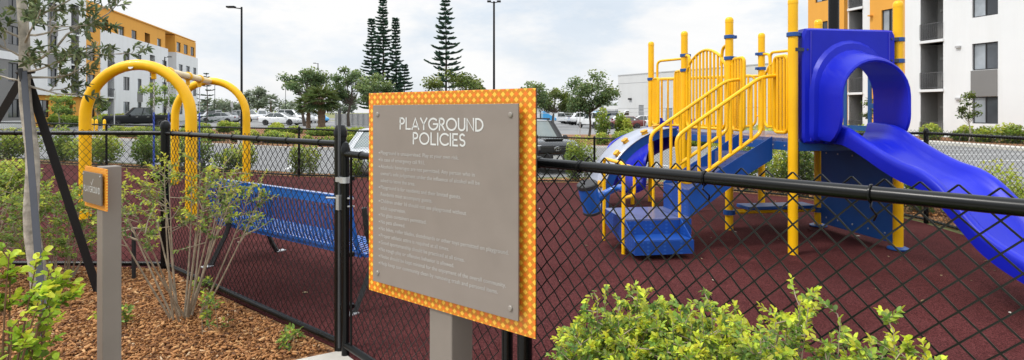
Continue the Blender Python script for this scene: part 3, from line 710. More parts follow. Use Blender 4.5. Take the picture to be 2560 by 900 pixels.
# barriers
TR, BR = .0205, .017
def pick(m, p, q, z0, z1, bars, arch=0., inset=.09, rr=.10):
    """pipe frame between posts p and q with upright bars; arch lifts the middle of the top rail"""
    d = (q - p).normalized(); L = (q - p).length; A = p + d * inset; B = q - d * inset; l = (B - A).length
    def top(s): return z1 + arch * math.sin(PI * s / l)
    n = 16
    path = [A + EZ * (z0 + .25)] + [A + EZ * (z1 - rr)]
    path += [A + d * (rr * (1 - math.cos(q_))) + EZ * (z1 - rr + rr * math.sin(q_)) for q_ in [PI / 2 * k / 5 for k in range(1, 5)]]
    path += [A + d * s + EZ * top(s) for s in [rr + (l - 2 * rr) * k / n for k in range(n + 1)]]
    path += [B - d * (rr * (1 - math.cos(q_))) + EZ * (z1 - rr + rr * math.sin(q_)) for q_ in [PI / 2 * k / 5 for k in range(4, 0, -1)]]
    path += [B + EZ * (z1 - rr), B + EZ * (z0 + rr)]
    path += arc(B - d * rr + EZ * (z0 + rr), d, EZ, rr, 0, -PI / 2, 5)[1:] + arc(A + d * rr + EZ * (z0 + rr), d, EZ, rr, -PI / 2, -PI, 5)
    m.tube(path, TR, 8, closed=True)
    for i in range(bars):
        s = l * (i + 1) / (bars + 1); m.rod(A + d * s + EZ * z0, A + d * s + EZ * (top(s) if s > rr and l - s > rr else z1 - .02), BR, 8)
    for z in (z0 + .1, z1 - rr):
        m.rod(p, p + d * inset, .001, 4) if False else None
def barrier(p, q, z0, z1, bars, arch=0., nm='barrier', inset=.085, rr=.10, stubs=True):
    m = MB(); pick(m, p, q, z0, z1, bars, arch, inset, rr)
    if stubs:
        d = (q - p).normalized()
        for z in (z0 + .16, z1 - .06):
            m.rod(p + EZ * z, p + d * inset + EZ * z, .012, 6); m.rod(q + EZ * z, q - d * inset + EZ * z, .012, 6)
    return m.build(nm, M_yellow, ps)
z0 = DZ + .06
barrier(W(0, PL), W(0, 2 * PL), z0, 2.16, 10, .19)                 # arched panel facing the stairs
barrier(W(PL, PL), W(PL, 2 * PL), z0, 2.12, 10, .17)
barrier(W(0, 3 * PL), W(PL, 2 * PL), z0, 2.06, 14, 0)
def half(p, d, l, z0, z1, bars, nm='entry_panel'):
    m = MB(); pick(m, p, p + d * (l + .17), z0, z1, bars, 0, .085, .055)
    for z in (z0 + .12, z1 - .07): m.rod(p + EZ * z, p + d * .09 + EZ * z, .012, 6)
    return m.build(nm, M_yellow, ps)
half(W(0, PL), -EN, .25, z0, 2.16, 3)                              # beside the stair opening
half(W(0, 0), EN, .23, z0, 2.10, 3)
half(W(0, 3 * PL), -EN, .22, z0 + .02, 2.06, 3); half(W(0, 2 * PL), EN, .22, z0 + .02, 2.12, 3)
half(W(PL, PL), -EN, .10, z0, 2.1, 1) if False else None
for p, q in ((W(PL * .36, 2.62 * PL), W(PL * .06, 2.93 * PL)), (W(PL, 1.82 * PL), W(PL, 1.45 * PL))):
    m = MB(); m.tube(fillet([p + EZ * z0, p + EZ * 2.38, q + EZ * 2.36, q + EZ * z0], .08), TR, 8); m.build('hand_loop', M_yellow, ps)
hl = lambda pl_: (lambda mm: (mm.tube(pl_, TR, 8), mm.build('hand_loop', M_yellow, ps)))(MB())
hl(fillet([W(0, PL, 2.37), W(-.0, PL + .16, 2.33), W(0, PL + .2, 2.1)], .06))
hl(fillet([W(0, 2 * PL, 2.34), W(0, 2 * PL - .16, 2.32), W(0, 2 * PL - .17, 2.15)], .06))
hl(fillet([W(PL, 2 * PL, 2.38), W(PL, 2 * PL - .2, 2.36), W(PL, 2 * PL - .22, 2.1)], .06))
m = MB(); m.rod(W(0, 3 * PL, 2.05), W(PL, 2 * PL, 2.05), TR, 8); m.build('cross_bar', M_yellow, ps)
# stairs
SB0, SB1 = .31, .97
st = MB(); tread_z = [.655, .845, 1.035]
m = MB()
for k, z in enumerate(tread_z):
    a0 = -.99 + k * .32; m.obox(W(a0 + .165, (SB0 + SB1) / 2, z - .012), EU * .165, EN * ((SB1 - SB0) / 2 - .008), EZ * .012)
    m.obox(W(a0 + .006, (SB0 + SB1) / 2, z - .105), EU * .006, EN * ((SB1 - SB0) / 2 - .008), EZ * .08)
m.build('stair_treads', M_deck, ps, smooth=False)
for b in (SB0, SB1):
    m = MB(); m.prism([(-.03, 1.235), (-.03, .98), (-.30, .83), (-1.0, .36), (-1.0, .67), (-.93, .715)], W(0, b - .006), EU, EZ, EN * .012)
    m.build('stringer', M_blue, ps, smooth=False, bevel=.003)
# transfer platform with its low step
QA0, QA1 = -1.73, -1.0; QB0, QB1 = .27, .98; QZ = .375
t = NT('blue_step_plate'); c = t.coord(); mp = t.n('ShaderNodeMapping'); mp.inputs['Rotation'].default_value = (0, 0, R(8.7)); mp.inputs['Scale'].default_value = (18, 18, 26); t.l(c, mp.inputs['Vector'])
vo = t.n('ShaderNodeTexVoronoi', i_Scale=1.0, i_Randomness=0.0); t.l(mp.outputs[0], vo.inputs['Vector'])
hole = t.math('LESS_THAN', vo.outputs['Distance'], .27); t.base(t.mix(hole, (.009, .06, .29), (.022, .10, .38))); t.b.inputs['Roughness'].default_value = .42; t.b.inputs['Specular IOR Level'].default_value = .3
t.bump(hole, .5, .01); M_step = t.m
m = MB(); m.obox(W((QA0 + QA1) / 2, (QB0 + QB1) / 2, QZ - .012), EU * (QA1 - QA0) / 2, EN * (QB1 - QB0) / 2, EZ * .012); m.build('transfer_platform', M_deck, ps, smooth=False, bevel=.004)
m = MB(); LQ = -1.13
for a in (QA0 - .006, LQ + .006): m.prism([(QB1, QZ), (QB1, QZ - .14), (QB0 + .05, .08), (-.02, .075), (-.02, .20), (QB0, QZ)], W(a - .005, 0), EN, EZ, EU * .01)
m.obox(W((QA0 + LQ) / 2, QB0 + .006, .285), EU * ((LQ - QA0) / 2 - .003), EN * .005, EZ * .078)
m.obox(W(QA0 + .3, QB1, QZ - .07), EU * .3, EN * .006, EZ * .06)
m.obox(W((LQ + QA1) / 2 + .003, QB0 + .004, QZ - .10), EU * ((QA1 - LQ) / 2), EN * .005, EZ * .085)
m.obox(W((QA0 + LQ) / 2, (QB0 - .02) / 2 + .005, .203), EU * ((LQ - QA0) / 2 - .003), EN * ((QB0 + .02) / 2 - .004), EZ * .008)
m.obox(W((QA0 + LQ) / 2, -.026, .138), EU * ((LQ - QA0) / 2 + .012), EN * .005, EZ * .067)
m.build('low_step', M_step, ps, smooth=False)
m = MB(); m.obox(W(-.99, (SB0 + SB1) / 2, .51), EU * .008, EN * .33, EZ * .14); m.build('riser', M_step, ps, smooth=False)
# stair handrails
for b, (za, zb) in ((SB0 - .02, (1.90, 1.29)), (SB1 + .02, (1.90, 1.29))):
    p = lambda a, z: W(a, b, z)
    top = fillet([p(.02, za), p(-.18, za - .02), p(-1.02, zb + .04), p(-1.16, zb - .06), p(-1.12, .76), p(-1.0, .74), p(-.30, 1.19), p(-.17, 1.28), p(-.17, za - .03)], .09)
    m = MB(); m.tube(top, .021, 10)
    for k in range(7):
        a = -1.02 + k * .121; f_ = (a + 1.02) / .84; m.rod(p(a, .735 + f_ * .54), p(a, zb + .03 + f_ * (za - zb - .06)), .0185, 8)
    for k in (0,): m.rod(p(-1.12, g(*W(-1.12, b).to_2d()) - .02), p(-1.12, .80), .0165, 8)
    m.build('stair_handrail', M_yellow, ps)
# hoop at the transfer platform and the drum
m = MB(); q1 = W(QA0 - .02, QB0 + .01); q2 = W(QA0 - .02, QB1 - .06)
m.tube(fillet([q1 + EZ * -.02, q1 + EZ * .93, q1.lerp(q2, .1) + EZ * .96, q2 + EZ * .96, q2 + EZ * -.02], .07), .0195, 10)
m.tube(fillet([q1 + EZ * .94, q1 + EU * .12 + EZ * .92, q1 + EU * .12 + EZ * .62, q1 + EZ * .60], .06), .017, 8)
m.build('grab_hoop', M_yellow, ps)
dc = Vector((.835, 6.02, .575)); dax = Vector((-.20, -.22, .95)).normalized()
m = MB(); m.lathe([(.088, -.16), (.096, -.155), (.107, .15), (.10, .16)], 24, dc, dax); dr = m.build('drum', mat('drum_blue_plastic', (.012, .11, .46), .32, var=.1, coat=.2), ps)
m = MB(); m.lathe([(.108, .125), (.113, .130), (.113, .165), (.104, .175), (0, .176)], 24, dc, dax); m.build('rim', mat('dark_rubber_rim', (.025, .025, .028), .6), dr); m = MB(); m.lathe([(.092, -.175), (.099, -.17), (.100, -.145), (.096, -.14)], 24, dc, dax); m.build('rim', mat('dark_rubber_rim', (.025, .025, .028), .6), dr)
m = MB(); m.tube(curve([dc + Vector((.06, .03, -.02)), dc + Vector((.18, .03, .05)), dc + Vector((.30, -.0, .11)), q1 + EZ * .70], 6), [.05] * 5 + [.036] * 14, 12); m.build('drum_arm', mat('drum_blue_plastic', (.012, .11, .46), .32), dr)
# arch climber
m = MB(); mt = MB(); rows = []; CB0, CB1 = 2 * PL + .27, 3 * PL - .27
def cl(th, r_=0.): return (-(1.21 - r_) * math.sin(th), (DZ + .03 - r_) * math.cos(th) + .0)
N_ = 22
for b in (CB0, CB1):
    m.loft([[W(cl(PI / 2 * i / N_)[0], b - .02, cl(PI / 2 * i / N_)[1]), W(cl(PI / 2 * i / N_)[0], b + .02, cl(PI / 2 * i / N_)[1]), W(cl(PI / 2 * i / N_, .12)[0], b + .02, max(-.1, cl(PI / 2 * i / N_, .12)[1])), W(cl(PI / 2 * i / N_, .12)[0], b - .02, max(-.1, cl(PI / 2 * i / N_, .12)[1]))] for i in range(N_ + 1)])
m.build('climber_rib', M_blue, ps)
mt.loft([[W(cl(PI / 2 * i / N_, -.006)[0], CB0 - .03, cl(PI / 2 * i / N_, -.006)[1]), W(cl(PI / 2 * i / N_, -.006)[0], CB1 + .03, cl(PI / 2 * i / N_, -.006)[1])] for i in range(N_ + 1)], closed=False)
mt.build('climber_plate', mat('grey_blue_plate', (.36, .39, .48), .36, var=.1, coat=.3, bump=.25, bscale=45), ps, thick=.01)
for i, th in enumerate([.18, .40, .62, .83, 1.05, 1.25]):
    m = MB(); b = CB0 + (.08 if i % 2 else .26); a, z = cl(th, -.012); nrm = (EU * -math.sin(th) + EZ * math.cos(th)).normalized(); tn = (EU * -math.cos(th) - EZ * math.sin(th))
    m.loft([[W(a, b, z) + tn * (x * s_) + EN * (y * s_) + nrm * h for x, y in ((-.045, -.05), (.03, -.06), (.05, 0), (.03, .06), (-.045, .05))] for s_, h in ((1.0, 0), (.85, .03), (1.15, .05), (.9, .062))]); m.build('climbing_grip', M_yellowdk, ps, bevel=.004)
# under the deck
m = MB(); m.obox(W(PL, PL / 2 , .62), EN * (PL / 2 - .065), EU * .012, EZ * .55); sp_ = m.build('side_panel', mat('side_panel_blue', (.007, .085, .34), .42, var=.18, vscale=2), ps, smooth=False, bevel=.004)
for b in (.16, .40, .64, .88, 1.08):
    for z in (.16, .55, .98): m = MB(); m.lathe([(.011, 0), (.011, .004), (0, .008)], 8, W(PL - .0125, b, z), -EU); m.build('bolt', M_galv, sp_)
for a, b in ((PL, 0), (PL, PL)): m = MB(); q = W(a, b, .0); q.z = g(q.x, q.y) + .02; m.lathe([(.105, 0), (.105, .015), (.07, .03)], 16, q); m.build('foot_collar', M_navy, ps)
m = MB(); m.rod(W(.05, PL, .235), W(PL - .05, PL, .235), .03, 12); m.build('seat_bar', M_yellow, ps)
m = MB(); m.obox(W(.66, PL + .02, .29), EU * .47, EN * .14, EZ * .022); m.build('toddler_seat', M_navy, ps, smooth=False, bevel=.008)
for a in (.05, PL - .05): m = MB(); m.lathe([(.06, -.03), (.073, -.03), (.073, .03), (.06, .03)], 16, W(0 if a < .5 else PL, PL, .235)); m.build('clamp', M_navy, ps)
# play panel between the right-hand posts, open in the middle with slots either side
m = MB(); x0, x1 = .075, PL - .075
def cell_panel(m, xs, zs, holes, o, ex, ey, th):
    for i in range(len(xs) - 1):
        for j in range(len(zs) - 1):
            if (i, j) in holes: continue
            m.obox(o + ex * (xs[i] + xs[i + 1]) / 2 + EZ * (zs[j] + zs[j + 1]) / 2, ex * (xs[i + 1] - xs[i]) / 2, ey * th / 2, EZ * (zs[j + 1] - zs[j]) / 2)
xs = [x0, .30, .37, .41, .75, .79, .86, x1]; zs = [DZ + .06, DZ + .12, DZ + .32, DZ + .38, DZ + .58, DZ + .64, DZ + .84, DZ + .90, DZ + 1.0]
cell_panel(m, xs, zs, {(i, j) for i in (1, 5) for j in (1, 3, 5)} | {(3, j) for j in range(1, 7)}, W(PL, 0), EN, EU, .02)
m.prism([(x0, DZ + 1.001)] + [(PL / 2 + (x1 - x0) / 2 * math.cos(PI * k / 16), DZ + 1.0 + .24 * math.sin(PI * k / 16)) for k in range(16, -1, -1)][1:], W(PL, 0) - EU * .01, EN, EZ, EU * .02)
m.build('window_panel', mat('play_panel_blue', (.01, .09, .25), .4, var=.1), ps, smooth=False)
# slide hood
HC = W(PL / 2, 0); HO = -EN
def hp(u, v, z): return HC + EU * u + HO * v + EZ * z
m = MB(); hw = .545; zb, zt = 1.17, 2.375
def rrect(w, z0, z1, r, n=5):
    out = []
    for cx_, cz, a0 in ((w - r, z1 - r, 0), (-w + r, z1 - r, PI / 2), (-w + r, z0 + r, PI), (w - r, z0 + r, 1.5 * PI)):
        out += [(cx_ + r * math.cos(a0 + PI / 2 * k / n), cz + r * math.sin(a0 + PI / 2 * k / n)) for k in range(n + 1)]
    return out
def archp(w, z0, zs_, ht, n=14, r=.0):
    return [(w, z0)] + [(w * math.cos(PI * k / n), zs_ + ht * math.sin(PI * k / n)) for k in range(n + 1)] + [(-w, z0)]
ow, oz0, ozs, oht = .345, 1.20, 1.66, .40
# panel plate with its opening: bridge outer rounded rectangle to the arch by matching angles
def resample(poly, n, closed=True):
    P = [Vector(p) for p in poly] + ([Vector(poly[0])] if closed else []); L = [0]
    for a, b in zip(P[:-1], P[1:]): L.append(L[-1] + (b - a).length)
    out = []
    for k in range(n):
        t_ = L[-1] * k / (n if closed else n - 1); i = max(j for j in range(len(L)) if L[j] <= t_ + 1e-9); i = min(i, len(P) - 2)
        out.append(P[i].lerp(P[i + 1], (t_ - L[i]) / max(1e-9, L[i + 1] - L[i])))
    return out
def ray_to(poly, c, ang):
    d = Vector((math.cos(ang), math.sin(ang))); best = None
    for a, b in zip(poly, poly[1:] + poly[:1]):
        a = Vector(a) - c; b = Vector(b) - c; e = b - a; den = d.x * e.y - d.y * e.x
        if abs(den) < 1e-9: continue
        t_ = (a.x * e.y - a.y * e.x) / den; s_ = (a.x * d.y - a.y * d.x) / den
        if t_ > 0 and -1e-6 <= s_ <= 1 + 1e-6: best = t_ if best is None else min(best, t_)
    return c + d * (best or .1)
cc = Vector((0, 1.70)); NA = 96; angs = [2 * PI * k / NA for k in range(NA)]
outer = [ray_to(rrect(hw, zb, zt, .05), cc, a) for a in angs]; outin = [ray_to(rrect(hw - .02, zb + .02, zt - .02, .04), cc, a) for a in angs]
def prof_ring(w, z0, zs_, ht, r=.06):
    poly = archp(w, z0 + r, zs_, ht); poly = poly[1:-1]
    bl = [(-w + r - r * math.cos(PI / 2 * k / 4), z0 + r - r * math.sin(PI / 2 * k / 4)) for k in range(5)]; br = [(w - r + r * math.sin(PI / 2 * k / 4), z0 + r - r * math.cos(PI / 2 * k / 4)) for k in range(5)]
    poly = poly + bl + br; return [ray_to(poly, cc, a) for a in angs]
def ring(pl, v):
    out = []
    for p in pl:
        q = min(1, max(0, (p.y - 1.18) / .30)); f_ = .30 + .70 * math.sqrt(max(0, 1 - (1 - q) ** 2))
        out.append(hp(p.x, v if v < .06 else .055 + (v - .055) * f_, p.y))
    return out
c0 = prof_ring(.475, 1.19, 1.72, .535); c1 = prof_ring(.45, 1.19, 1.72, .50); c2 = prof_ring(.405, 1.19, 1.70, .45); c3 = prof_ring(.395, 1.19, 1.69, .43)
c4 = prof_ring(.395, 1.175, 1.675, .39); c5 = prof_ring(.395, 1.175, 1.66, .375); ci = prof_ring(.362, 1.195, 1.655, .345); cj = prof_ring(.375, 1.195, 1.66, .385)
m.loft([ring(cj, -.06), ring(outer, -.06), ring(outer, .035), ring(outin, .055), ring(c0, .055), ring(c1, .095), ring(c2, .105), ring(c3, .16), ring(c4, .35), ring(c5, .40), ring(prof_ring(.383, 1.183, 1.655, .362), .41), ring(ci, .40), ring(cj, .1), ring(cj, -.06)], closed=True, cap=False)
m.build('slide_hood', M_slide, ps, fix=True, sharp=26)
for u in (-.46, .46): m = MB(); m.tube([hp(u, .057, 1.2), hp(u, .057, 2.34)], .008, 6); m.build('hood_seam', M_slidedk, ps)
for u in (-1, 1):
    for z in ((2.28, 2.05) if u > 0 else (2.15,)): m = MB(); m.obox(hp(u * (hw + .01), .045, z), EU * .075, HO * .006, EZ * .018); m.lathe([(.012, 0), (.012, .01), (0, .012)], 10, hp(u * (hw - .05), .05, z), HO); m.build('hood_bracket', M_bracket, ps)
# slide chute
prof_s = curve([(0, 0, 1.215), (.30, 0, 1.215), (.55, 0, 1.125), (.79, 0, 1.015), (1.0, 0, .935), (1.20, 0, .885), (1.36, 0, .80), (1.52, 0, .665), (1.74, 0, .475), (2.04, 0, .345), (2.4, 0, .265), (2.75, 0, .245)], 5)
def sec(p, tn):
    t_ = p.x; z = p.z; up = Vector((0, 0, 1)); e = min(1, max(0, (t_ - .05) / .5)); wl = .125 + .045 * max(0, 1 - t_ / .6); hw2 = .275
    pts_ = [(-hw2 - .03, -.045), (-hw2 - .045, .06), (-hw2 - .045, wl - .02), (-hw2 - .03, wl), (-hw2 + .0, wl + .006), (-hw2 + .028, wl - .01), (-hw2 + .045, .08), (-hw2 + .09, .02), (-hw2 + .16, .004), (0, 0)]
    inner = pts_ + [(-x, y) for x, y in pts_[:-1][::-1]]
    inner += [(.25, -.06), (0, -.035), (-.25, -.06)]
    return [hp(u, t_, z + v) for u, v in inner]
m = MB(); m.loft([sec(p, None) for p in prof_s]); m.build('slide_chute', M_slide, ps, fix=True, sharp=60)
m = MB(); q = hp(0, 2.35, 0); q.z = g(q.x, q.y); m.rod(q, (q.x, q.y, .2), .03, 10); m.build('slide_foot', M_yellow, ps)
# spiral slide behind the climber
m = MB(); sc_ = (-.02, 3.62); rows = []
for i in range(26):
    th = -.55 + (PI * 1.28) * i / 25; z = 1.20 - .98 * (i / 25) ** 1.05
    for_r = []
    for r_, dz in ((.16, .20), (.20, .05), (.32, .0), (.52, .0), (.66, .06), (.72, .2), (.735, .20 + .28 * min(1, i / 9)), (.77, .20 + .28 * min(1, i / 9)), (.77, .20), (.70, -.02), (.52, -.06), (.32, -.06), (.15, 0), (.12, .20)):
        for_r.append(W(sc_[0] + r_ * math.cos(th), sc_[1] + r_ * math.sin(th) * .9, max(.03, z + dz)))
    rows.append(for_r)
m.loft(rows); m.build('spiral_slide', M_slide, ps, fix=True, sharp=60)
m = MB(); q = W(sc_[0] - .45, sc_[1] - .25); q.z = g(q.x, q.y); m.rod(q, q + EZ * .3, .03, 10); m.build('slide_foot', M_yellow, ps)
# ------------------------------------------------------------------ foliage
def unit(a): return a / np.maximum(1e-9, np.linalg.norm(a, axis=-1, keepdims=True))
def leaf_mesh(name, parent, m, p, d, L, wd, tint, fold=.25, up=None, rng=RNG, round_=.5):
    """p base points, d axes, L lengths, wd widths: each leaf two folded four-sided halves"""
    n = len(p); d = unit(d); u = np.tile([0, 0, 1.], (n, 1)) if up is None else up
    u = u + rng.normal(0, .35, (n, 3)); s = unit(np.cross(d, u)); nn = np.cross(s, d)
    L = L[:, None]; wd = wd[:, None]; k = .5
    b = p; t = p + d * L - nn * L * .12; pts = [b, t]; rd = round_
    prof = ((.24, .72 + .2 * rd, 1.0), (.52, 1.0, .9), (.80 + .05 * rd, .55 + .27 * rd, .6))
    for sg in (1, -1):
        for f_, ww, fo in prof: pts.append(p + d * L * f_ + s * wd * k * ww * sg + nn * wd * fold * fo - nn * L * .12 * f_ * f_)
    V = np.stack(pts, 1).reshape(-1, 3); o = (np.arange(n) * 8)[:, None]
    Fc = np.concatenate([o + np.array([[0, 1, 4, 3, 2]]), o + np.array([[0, 5, 6, 7, 1]])], 0)
    return npmesh(name, V, Fc, m, parent=parent, tint=np.repeat(tint, 8, 0))
def quad_leaves(name, parent, m, p, size, tint, bias=(0, 0, 1.1), rng=RNG, asp=.55):
    n = len(p); nn = unit(rng.normal(0, 1, (n, 3)) + np.array(bias)); a = unit(np.cross(nn, rng.normal(0, 1, (n, 3)))); b = np.cross(nn, a)
    s = size[:, None]; V = np.stack([p - a * s * .5, p + b * s * asp * .5 + a * s * .05, p + a * s * .5, p - b * s * asp * .5 + a * s * .05], 1).reshape(-1, 3)
    Fc = (np.arange(n) * 4)[:, None] + np.array([[0, 1, 2, 3]])
    return npmesh(name, V, Fc, m, parent=parent, tint=np.repeat(tint, 4, 0))
def gen_shrub(name, label, c, h, rad, m, seed, stems=12, subs=7, bare=.35, leaf=(.022, .034), asp=.5, per=12, young=.5, tipl=.10, sub_l=(.16, .32), group=None, stem_r=.007, cat='shrub', squash=1.0, twig=None, lean=(0, 0), ax=0., round_=.5, young_tips=True, updraft=.45):
    r = np.random.default_rng(seed); c = Vector((c[0], c[1], g(c[0], c[1]))); root = thing(name, label, cat, c, group)
    sm = MB(); P, D, T = [], [], []
    ca, sa = math.cos(ax), math.sin(ax)
    for i in range(stems):
        az = 2 * PI * (i + r.uniform(-.4, .4)) / stems * 2.4; rr = rad * math.sqrt(r.uniform(.02, 1))
        hh = h * (r.uniform(.84, .97) - .20 * (rr / rad) ** 2); ex, ey = rr * math.cos(az), rr * math.sin(az) * squash
        tip = c + Vector((ex * ca - ey * sa + lean[0], ex * sa + ey * ca + lean[1], hh)); b0 = c + Vector((math.cos(az) * .05 + r.normal(0, .03), math.sin(az) * .05 + r.normal(0, .03), -.02))
        mid = b0.lerp(tip, .5) + Vector((ex * .12 + r.normal(0, .025), ey * .12 + r.normal(0, .025), h * .06))
        pts_ = [b0 * (1 - t) ** 2 + mid * 2 * t * (1 - t) + tip * t * t for t in [k / 7 for k in range(8)]]
        sm.tube(pts_, [stem_r * (1 - .75 * k / 7) for k in range(8)], 5)
        ends = [(pts_[6], tip - pts_[6], 1.0)]
        for k in range(subs):
            t = bare + (1 - bare) * (k + r.random()) / subs; j = min(6, int(t * 7)); q = pts_[j].lerp(pts_[j + 1], t * 7 - j)
            a2 = az + r.normal(0, 1.3); dv = Vector((math.cos(a2), math.sin(a2), updraft + r.normal(0, .35))).normalized(); l = r.uniform(*sub_l) * h * (1.05 - .45 * t)
            e = q + dv * l + Vector((0, 0, .12 * l)); mq = q.lerp(e, .5) + Vector(r.normal(0, .012, 3)); sm.tube([q, mq, e], [stem_r * .42, stem_r * .33, stem_r * .2], 4)
            ends.append((mq, e - mq, t))
            if r.random() < .6:
                a3 = a2 + r.choice([-1, 1]) * r.uniform(.5, 1.1); dv = Vector((math.cos(a3), math.sin(a3), updraft + r.normal(0, .3))).normalized(); e2 = mq + dv * l * .55; sm.tube([mq, e2], [stem_r * .3, stem_r * .18], 4); ends.append((mq, e2 - mq, t))
        for q, v, t in ends:
            v = Vector(v); ln = v.length; v.normalize(); nl = int(per * r.uniform(.65, 1.3)); yb = r.uniform(-.22, .25)
            exq, eyq, _ = basis(v)
            for k in range(nl):
                s_ = (k + .5) / nl; ang = k * 2.4 + r.normal(0, .3); pos = q + v * (ln + tipl * .12 - (1 - s_) * (ln * .55 + tipl * .6)); opn = 1.25 - .75 * s_
                dd = v * math.cos(opn) + (exq * math.cos(ang) + eyq * math.sin(ang)) * math.sin(opn)
                P.append(pos); D.append(dd); hgt = (pos.z - c.z) / h
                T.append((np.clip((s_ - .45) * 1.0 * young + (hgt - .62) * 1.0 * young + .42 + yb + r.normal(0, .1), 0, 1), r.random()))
    P = np.array(P); D = np.array(D); T = np.array(T); n = len(P); L = r.uniform(leaf[0], leaf[1], n)
    sm.build('stems', twig or M_twig, root)
    leaf_mesh('foliage', root, m, P, D, L, L * asp * r.uniform(.85, 1.2, n), T, rng=r, round_=round_)
    return root
HG = 'clipped looking bright green shrubs in front of the right fence'
HR = [(.40, 1.03, .22, 'bright green shrub beside the big sign, leftmost of the shrubs before the right fence'),
      (.53, 1.06, .25, 'tall bright green shrub below the transfer step, second along the right fence'),
      (.71, 1.12, .27, 'yellow tipped green shrub below the yellow corner post, third along the right fence'),
      (.875, 1.11, .24, 'bright green shrub at the right end of the row before the fence')]
for i, (t_, h, rd, lb) in enumerate(HR):
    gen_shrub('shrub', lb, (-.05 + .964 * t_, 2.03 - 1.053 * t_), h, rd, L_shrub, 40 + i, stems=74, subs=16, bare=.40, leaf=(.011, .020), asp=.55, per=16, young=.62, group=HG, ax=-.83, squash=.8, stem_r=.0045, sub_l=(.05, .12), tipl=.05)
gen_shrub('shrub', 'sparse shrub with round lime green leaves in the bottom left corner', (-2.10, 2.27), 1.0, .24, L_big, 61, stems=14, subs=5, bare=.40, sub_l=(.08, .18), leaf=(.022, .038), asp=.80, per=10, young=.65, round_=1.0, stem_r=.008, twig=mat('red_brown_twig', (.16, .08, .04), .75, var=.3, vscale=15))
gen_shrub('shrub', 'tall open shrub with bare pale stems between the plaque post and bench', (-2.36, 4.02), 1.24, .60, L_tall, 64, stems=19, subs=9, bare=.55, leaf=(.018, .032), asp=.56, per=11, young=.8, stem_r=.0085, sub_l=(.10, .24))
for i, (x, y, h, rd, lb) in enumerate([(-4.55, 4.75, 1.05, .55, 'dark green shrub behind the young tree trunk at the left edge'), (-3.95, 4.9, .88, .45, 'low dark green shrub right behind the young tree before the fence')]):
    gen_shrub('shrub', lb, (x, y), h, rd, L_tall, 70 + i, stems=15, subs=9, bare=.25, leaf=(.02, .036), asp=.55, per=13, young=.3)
# dry leaves and litter lying on the rubber
q, r_ = scatter_poly(170, [(-1.0, 3.6), (-3.2, 5.4), (-8, 5.7), (-9, 9), (-4, 13.5), (3, 13), (5.2, 9), (4.9, 3), (1.3, 1.2)], 77)
n = len(q); pz = np.array([[a, b, g(a, b) + .016] for a, b in q]); az = r_.uniform(0, 2 * PI, n); dv = np.stack([np.cos(az), np.sin(az), r_.normal(.1, .1, n)], 1); LL = r_.uniform(.018, .05, n)
lt = leaf_mesh('fallen_leaves', None, tintmat('litter_leaf', [(0, (.05, .035, .018)), (.5, (.20, .13, .06)), (.85, (.34, .26, .15)), (1, (.6, .58, .52))]), pz, dv, LL, LL * .5, np.stack([r_.random(n), r_.random(n)], 1), rng=r_)
tag(lt, 'dry leaf litter scattered over the maroon rubber surface', 'leaf litter', kind='stuff')
# little seedlings in the mulch
for i, (x, y) in enumerate([(-2.75, 3.9), (-2.05, 3.75), (-1.38, 3.55), (-2.5, 4.6)]):
    gen_shrub('seedling', 'small green seedling in the mulch ' + ['left of the bare stemmed shrub', 'at the foot of the bare stemmed shrub', 'against the bottom rail near the gate post', 'behind the bare stemmed shrub by the bottom rail'][i], (x, y), [.16, .30, .14, .15][i], .09, L_shrub, 80 + i, stems=4, subs=3, bare=.2, leaf=(.025, .045), asp=.5, per=5, young=.3, cat='plant', stem_r=.003)

# hedges and shrubs farther off: leaves through a lumpy volume
def hedge(name, label, line, width, h, m, seed, n, size, group=None, cat='hedge', lump=.5, gap=0.):
    r = np.random.default_rng(seed); L = [0]
    for a, b in zip(line[:-1], line[1:]): L.append(L[-1] + math.dist(a, b))
    x0, y0 = line[len(line) // 2]; root = thing(name, label, cat, on(x0, y0), group)
    nl = max(3, int(L[-1] / lump)); P = []; T = []; sm = MB()
    for i in range(nl):
        s = L[-1] * (i + r.uniform(.1, .9)) / nl; k = max(j for j in range(len(line) - 1) if L[j] <= s); f_ = (s - L[k]) / (L[k + 1] - L[k])
        cx = line[k][0] + (line[k + 1][0] - line[k][0]) * f_ + r.uniform(-.5, .5) * width; cy = line[k][1] + (line[k + 1][1] - line[k][1]) * f_ + r.uniform(-.5, .5) * width * .8
        gz = g(cx, cy); hh = h * r.uniform(.65, 1.1); rad = lump * r.uniform(.55, 1.0); k_ = n // nl
        v = unit(r.normal(0, 1, (k_, 3))) * (r.random((k_, 1)) ** .45); q = np.array([cx, cy, gz + hh * .52]) + v * np.array([rad, rad, hh * .52])
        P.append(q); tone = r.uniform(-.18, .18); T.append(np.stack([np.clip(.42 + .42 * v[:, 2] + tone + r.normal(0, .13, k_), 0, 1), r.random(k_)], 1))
        for q_ in range(3): sm.tube([(cx + r.normal(0, .04), cy + r.normal(0, .04), gz - .02), (cx + r.normal(0, .12), cy + r.normal(0, .12), gz + hh * .6)], [.012, .005], 4)
    P = np.concatenate(P); T = np.concatenate(T)
    quad_leaves('foliage', root, m, P, r.uniform(size * .7, size * 1.3, len(P)), T, rng=r)
    sm.build('stems', M_twig, root); return root
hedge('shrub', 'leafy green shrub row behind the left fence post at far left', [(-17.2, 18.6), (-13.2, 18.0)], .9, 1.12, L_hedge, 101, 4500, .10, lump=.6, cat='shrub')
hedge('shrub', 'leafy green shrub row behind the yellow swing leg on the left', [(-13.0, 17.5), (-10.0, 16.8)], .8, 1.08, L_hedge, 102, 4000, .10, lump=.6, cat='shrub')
hedge('shrub', 'yellow green shrub row behind the swing chains', [(-9.8, 16.5), (-7.4, 15.9)], .6, .92, L_hedge, 103, 3600, .09, lump=.5, cat='shrub')
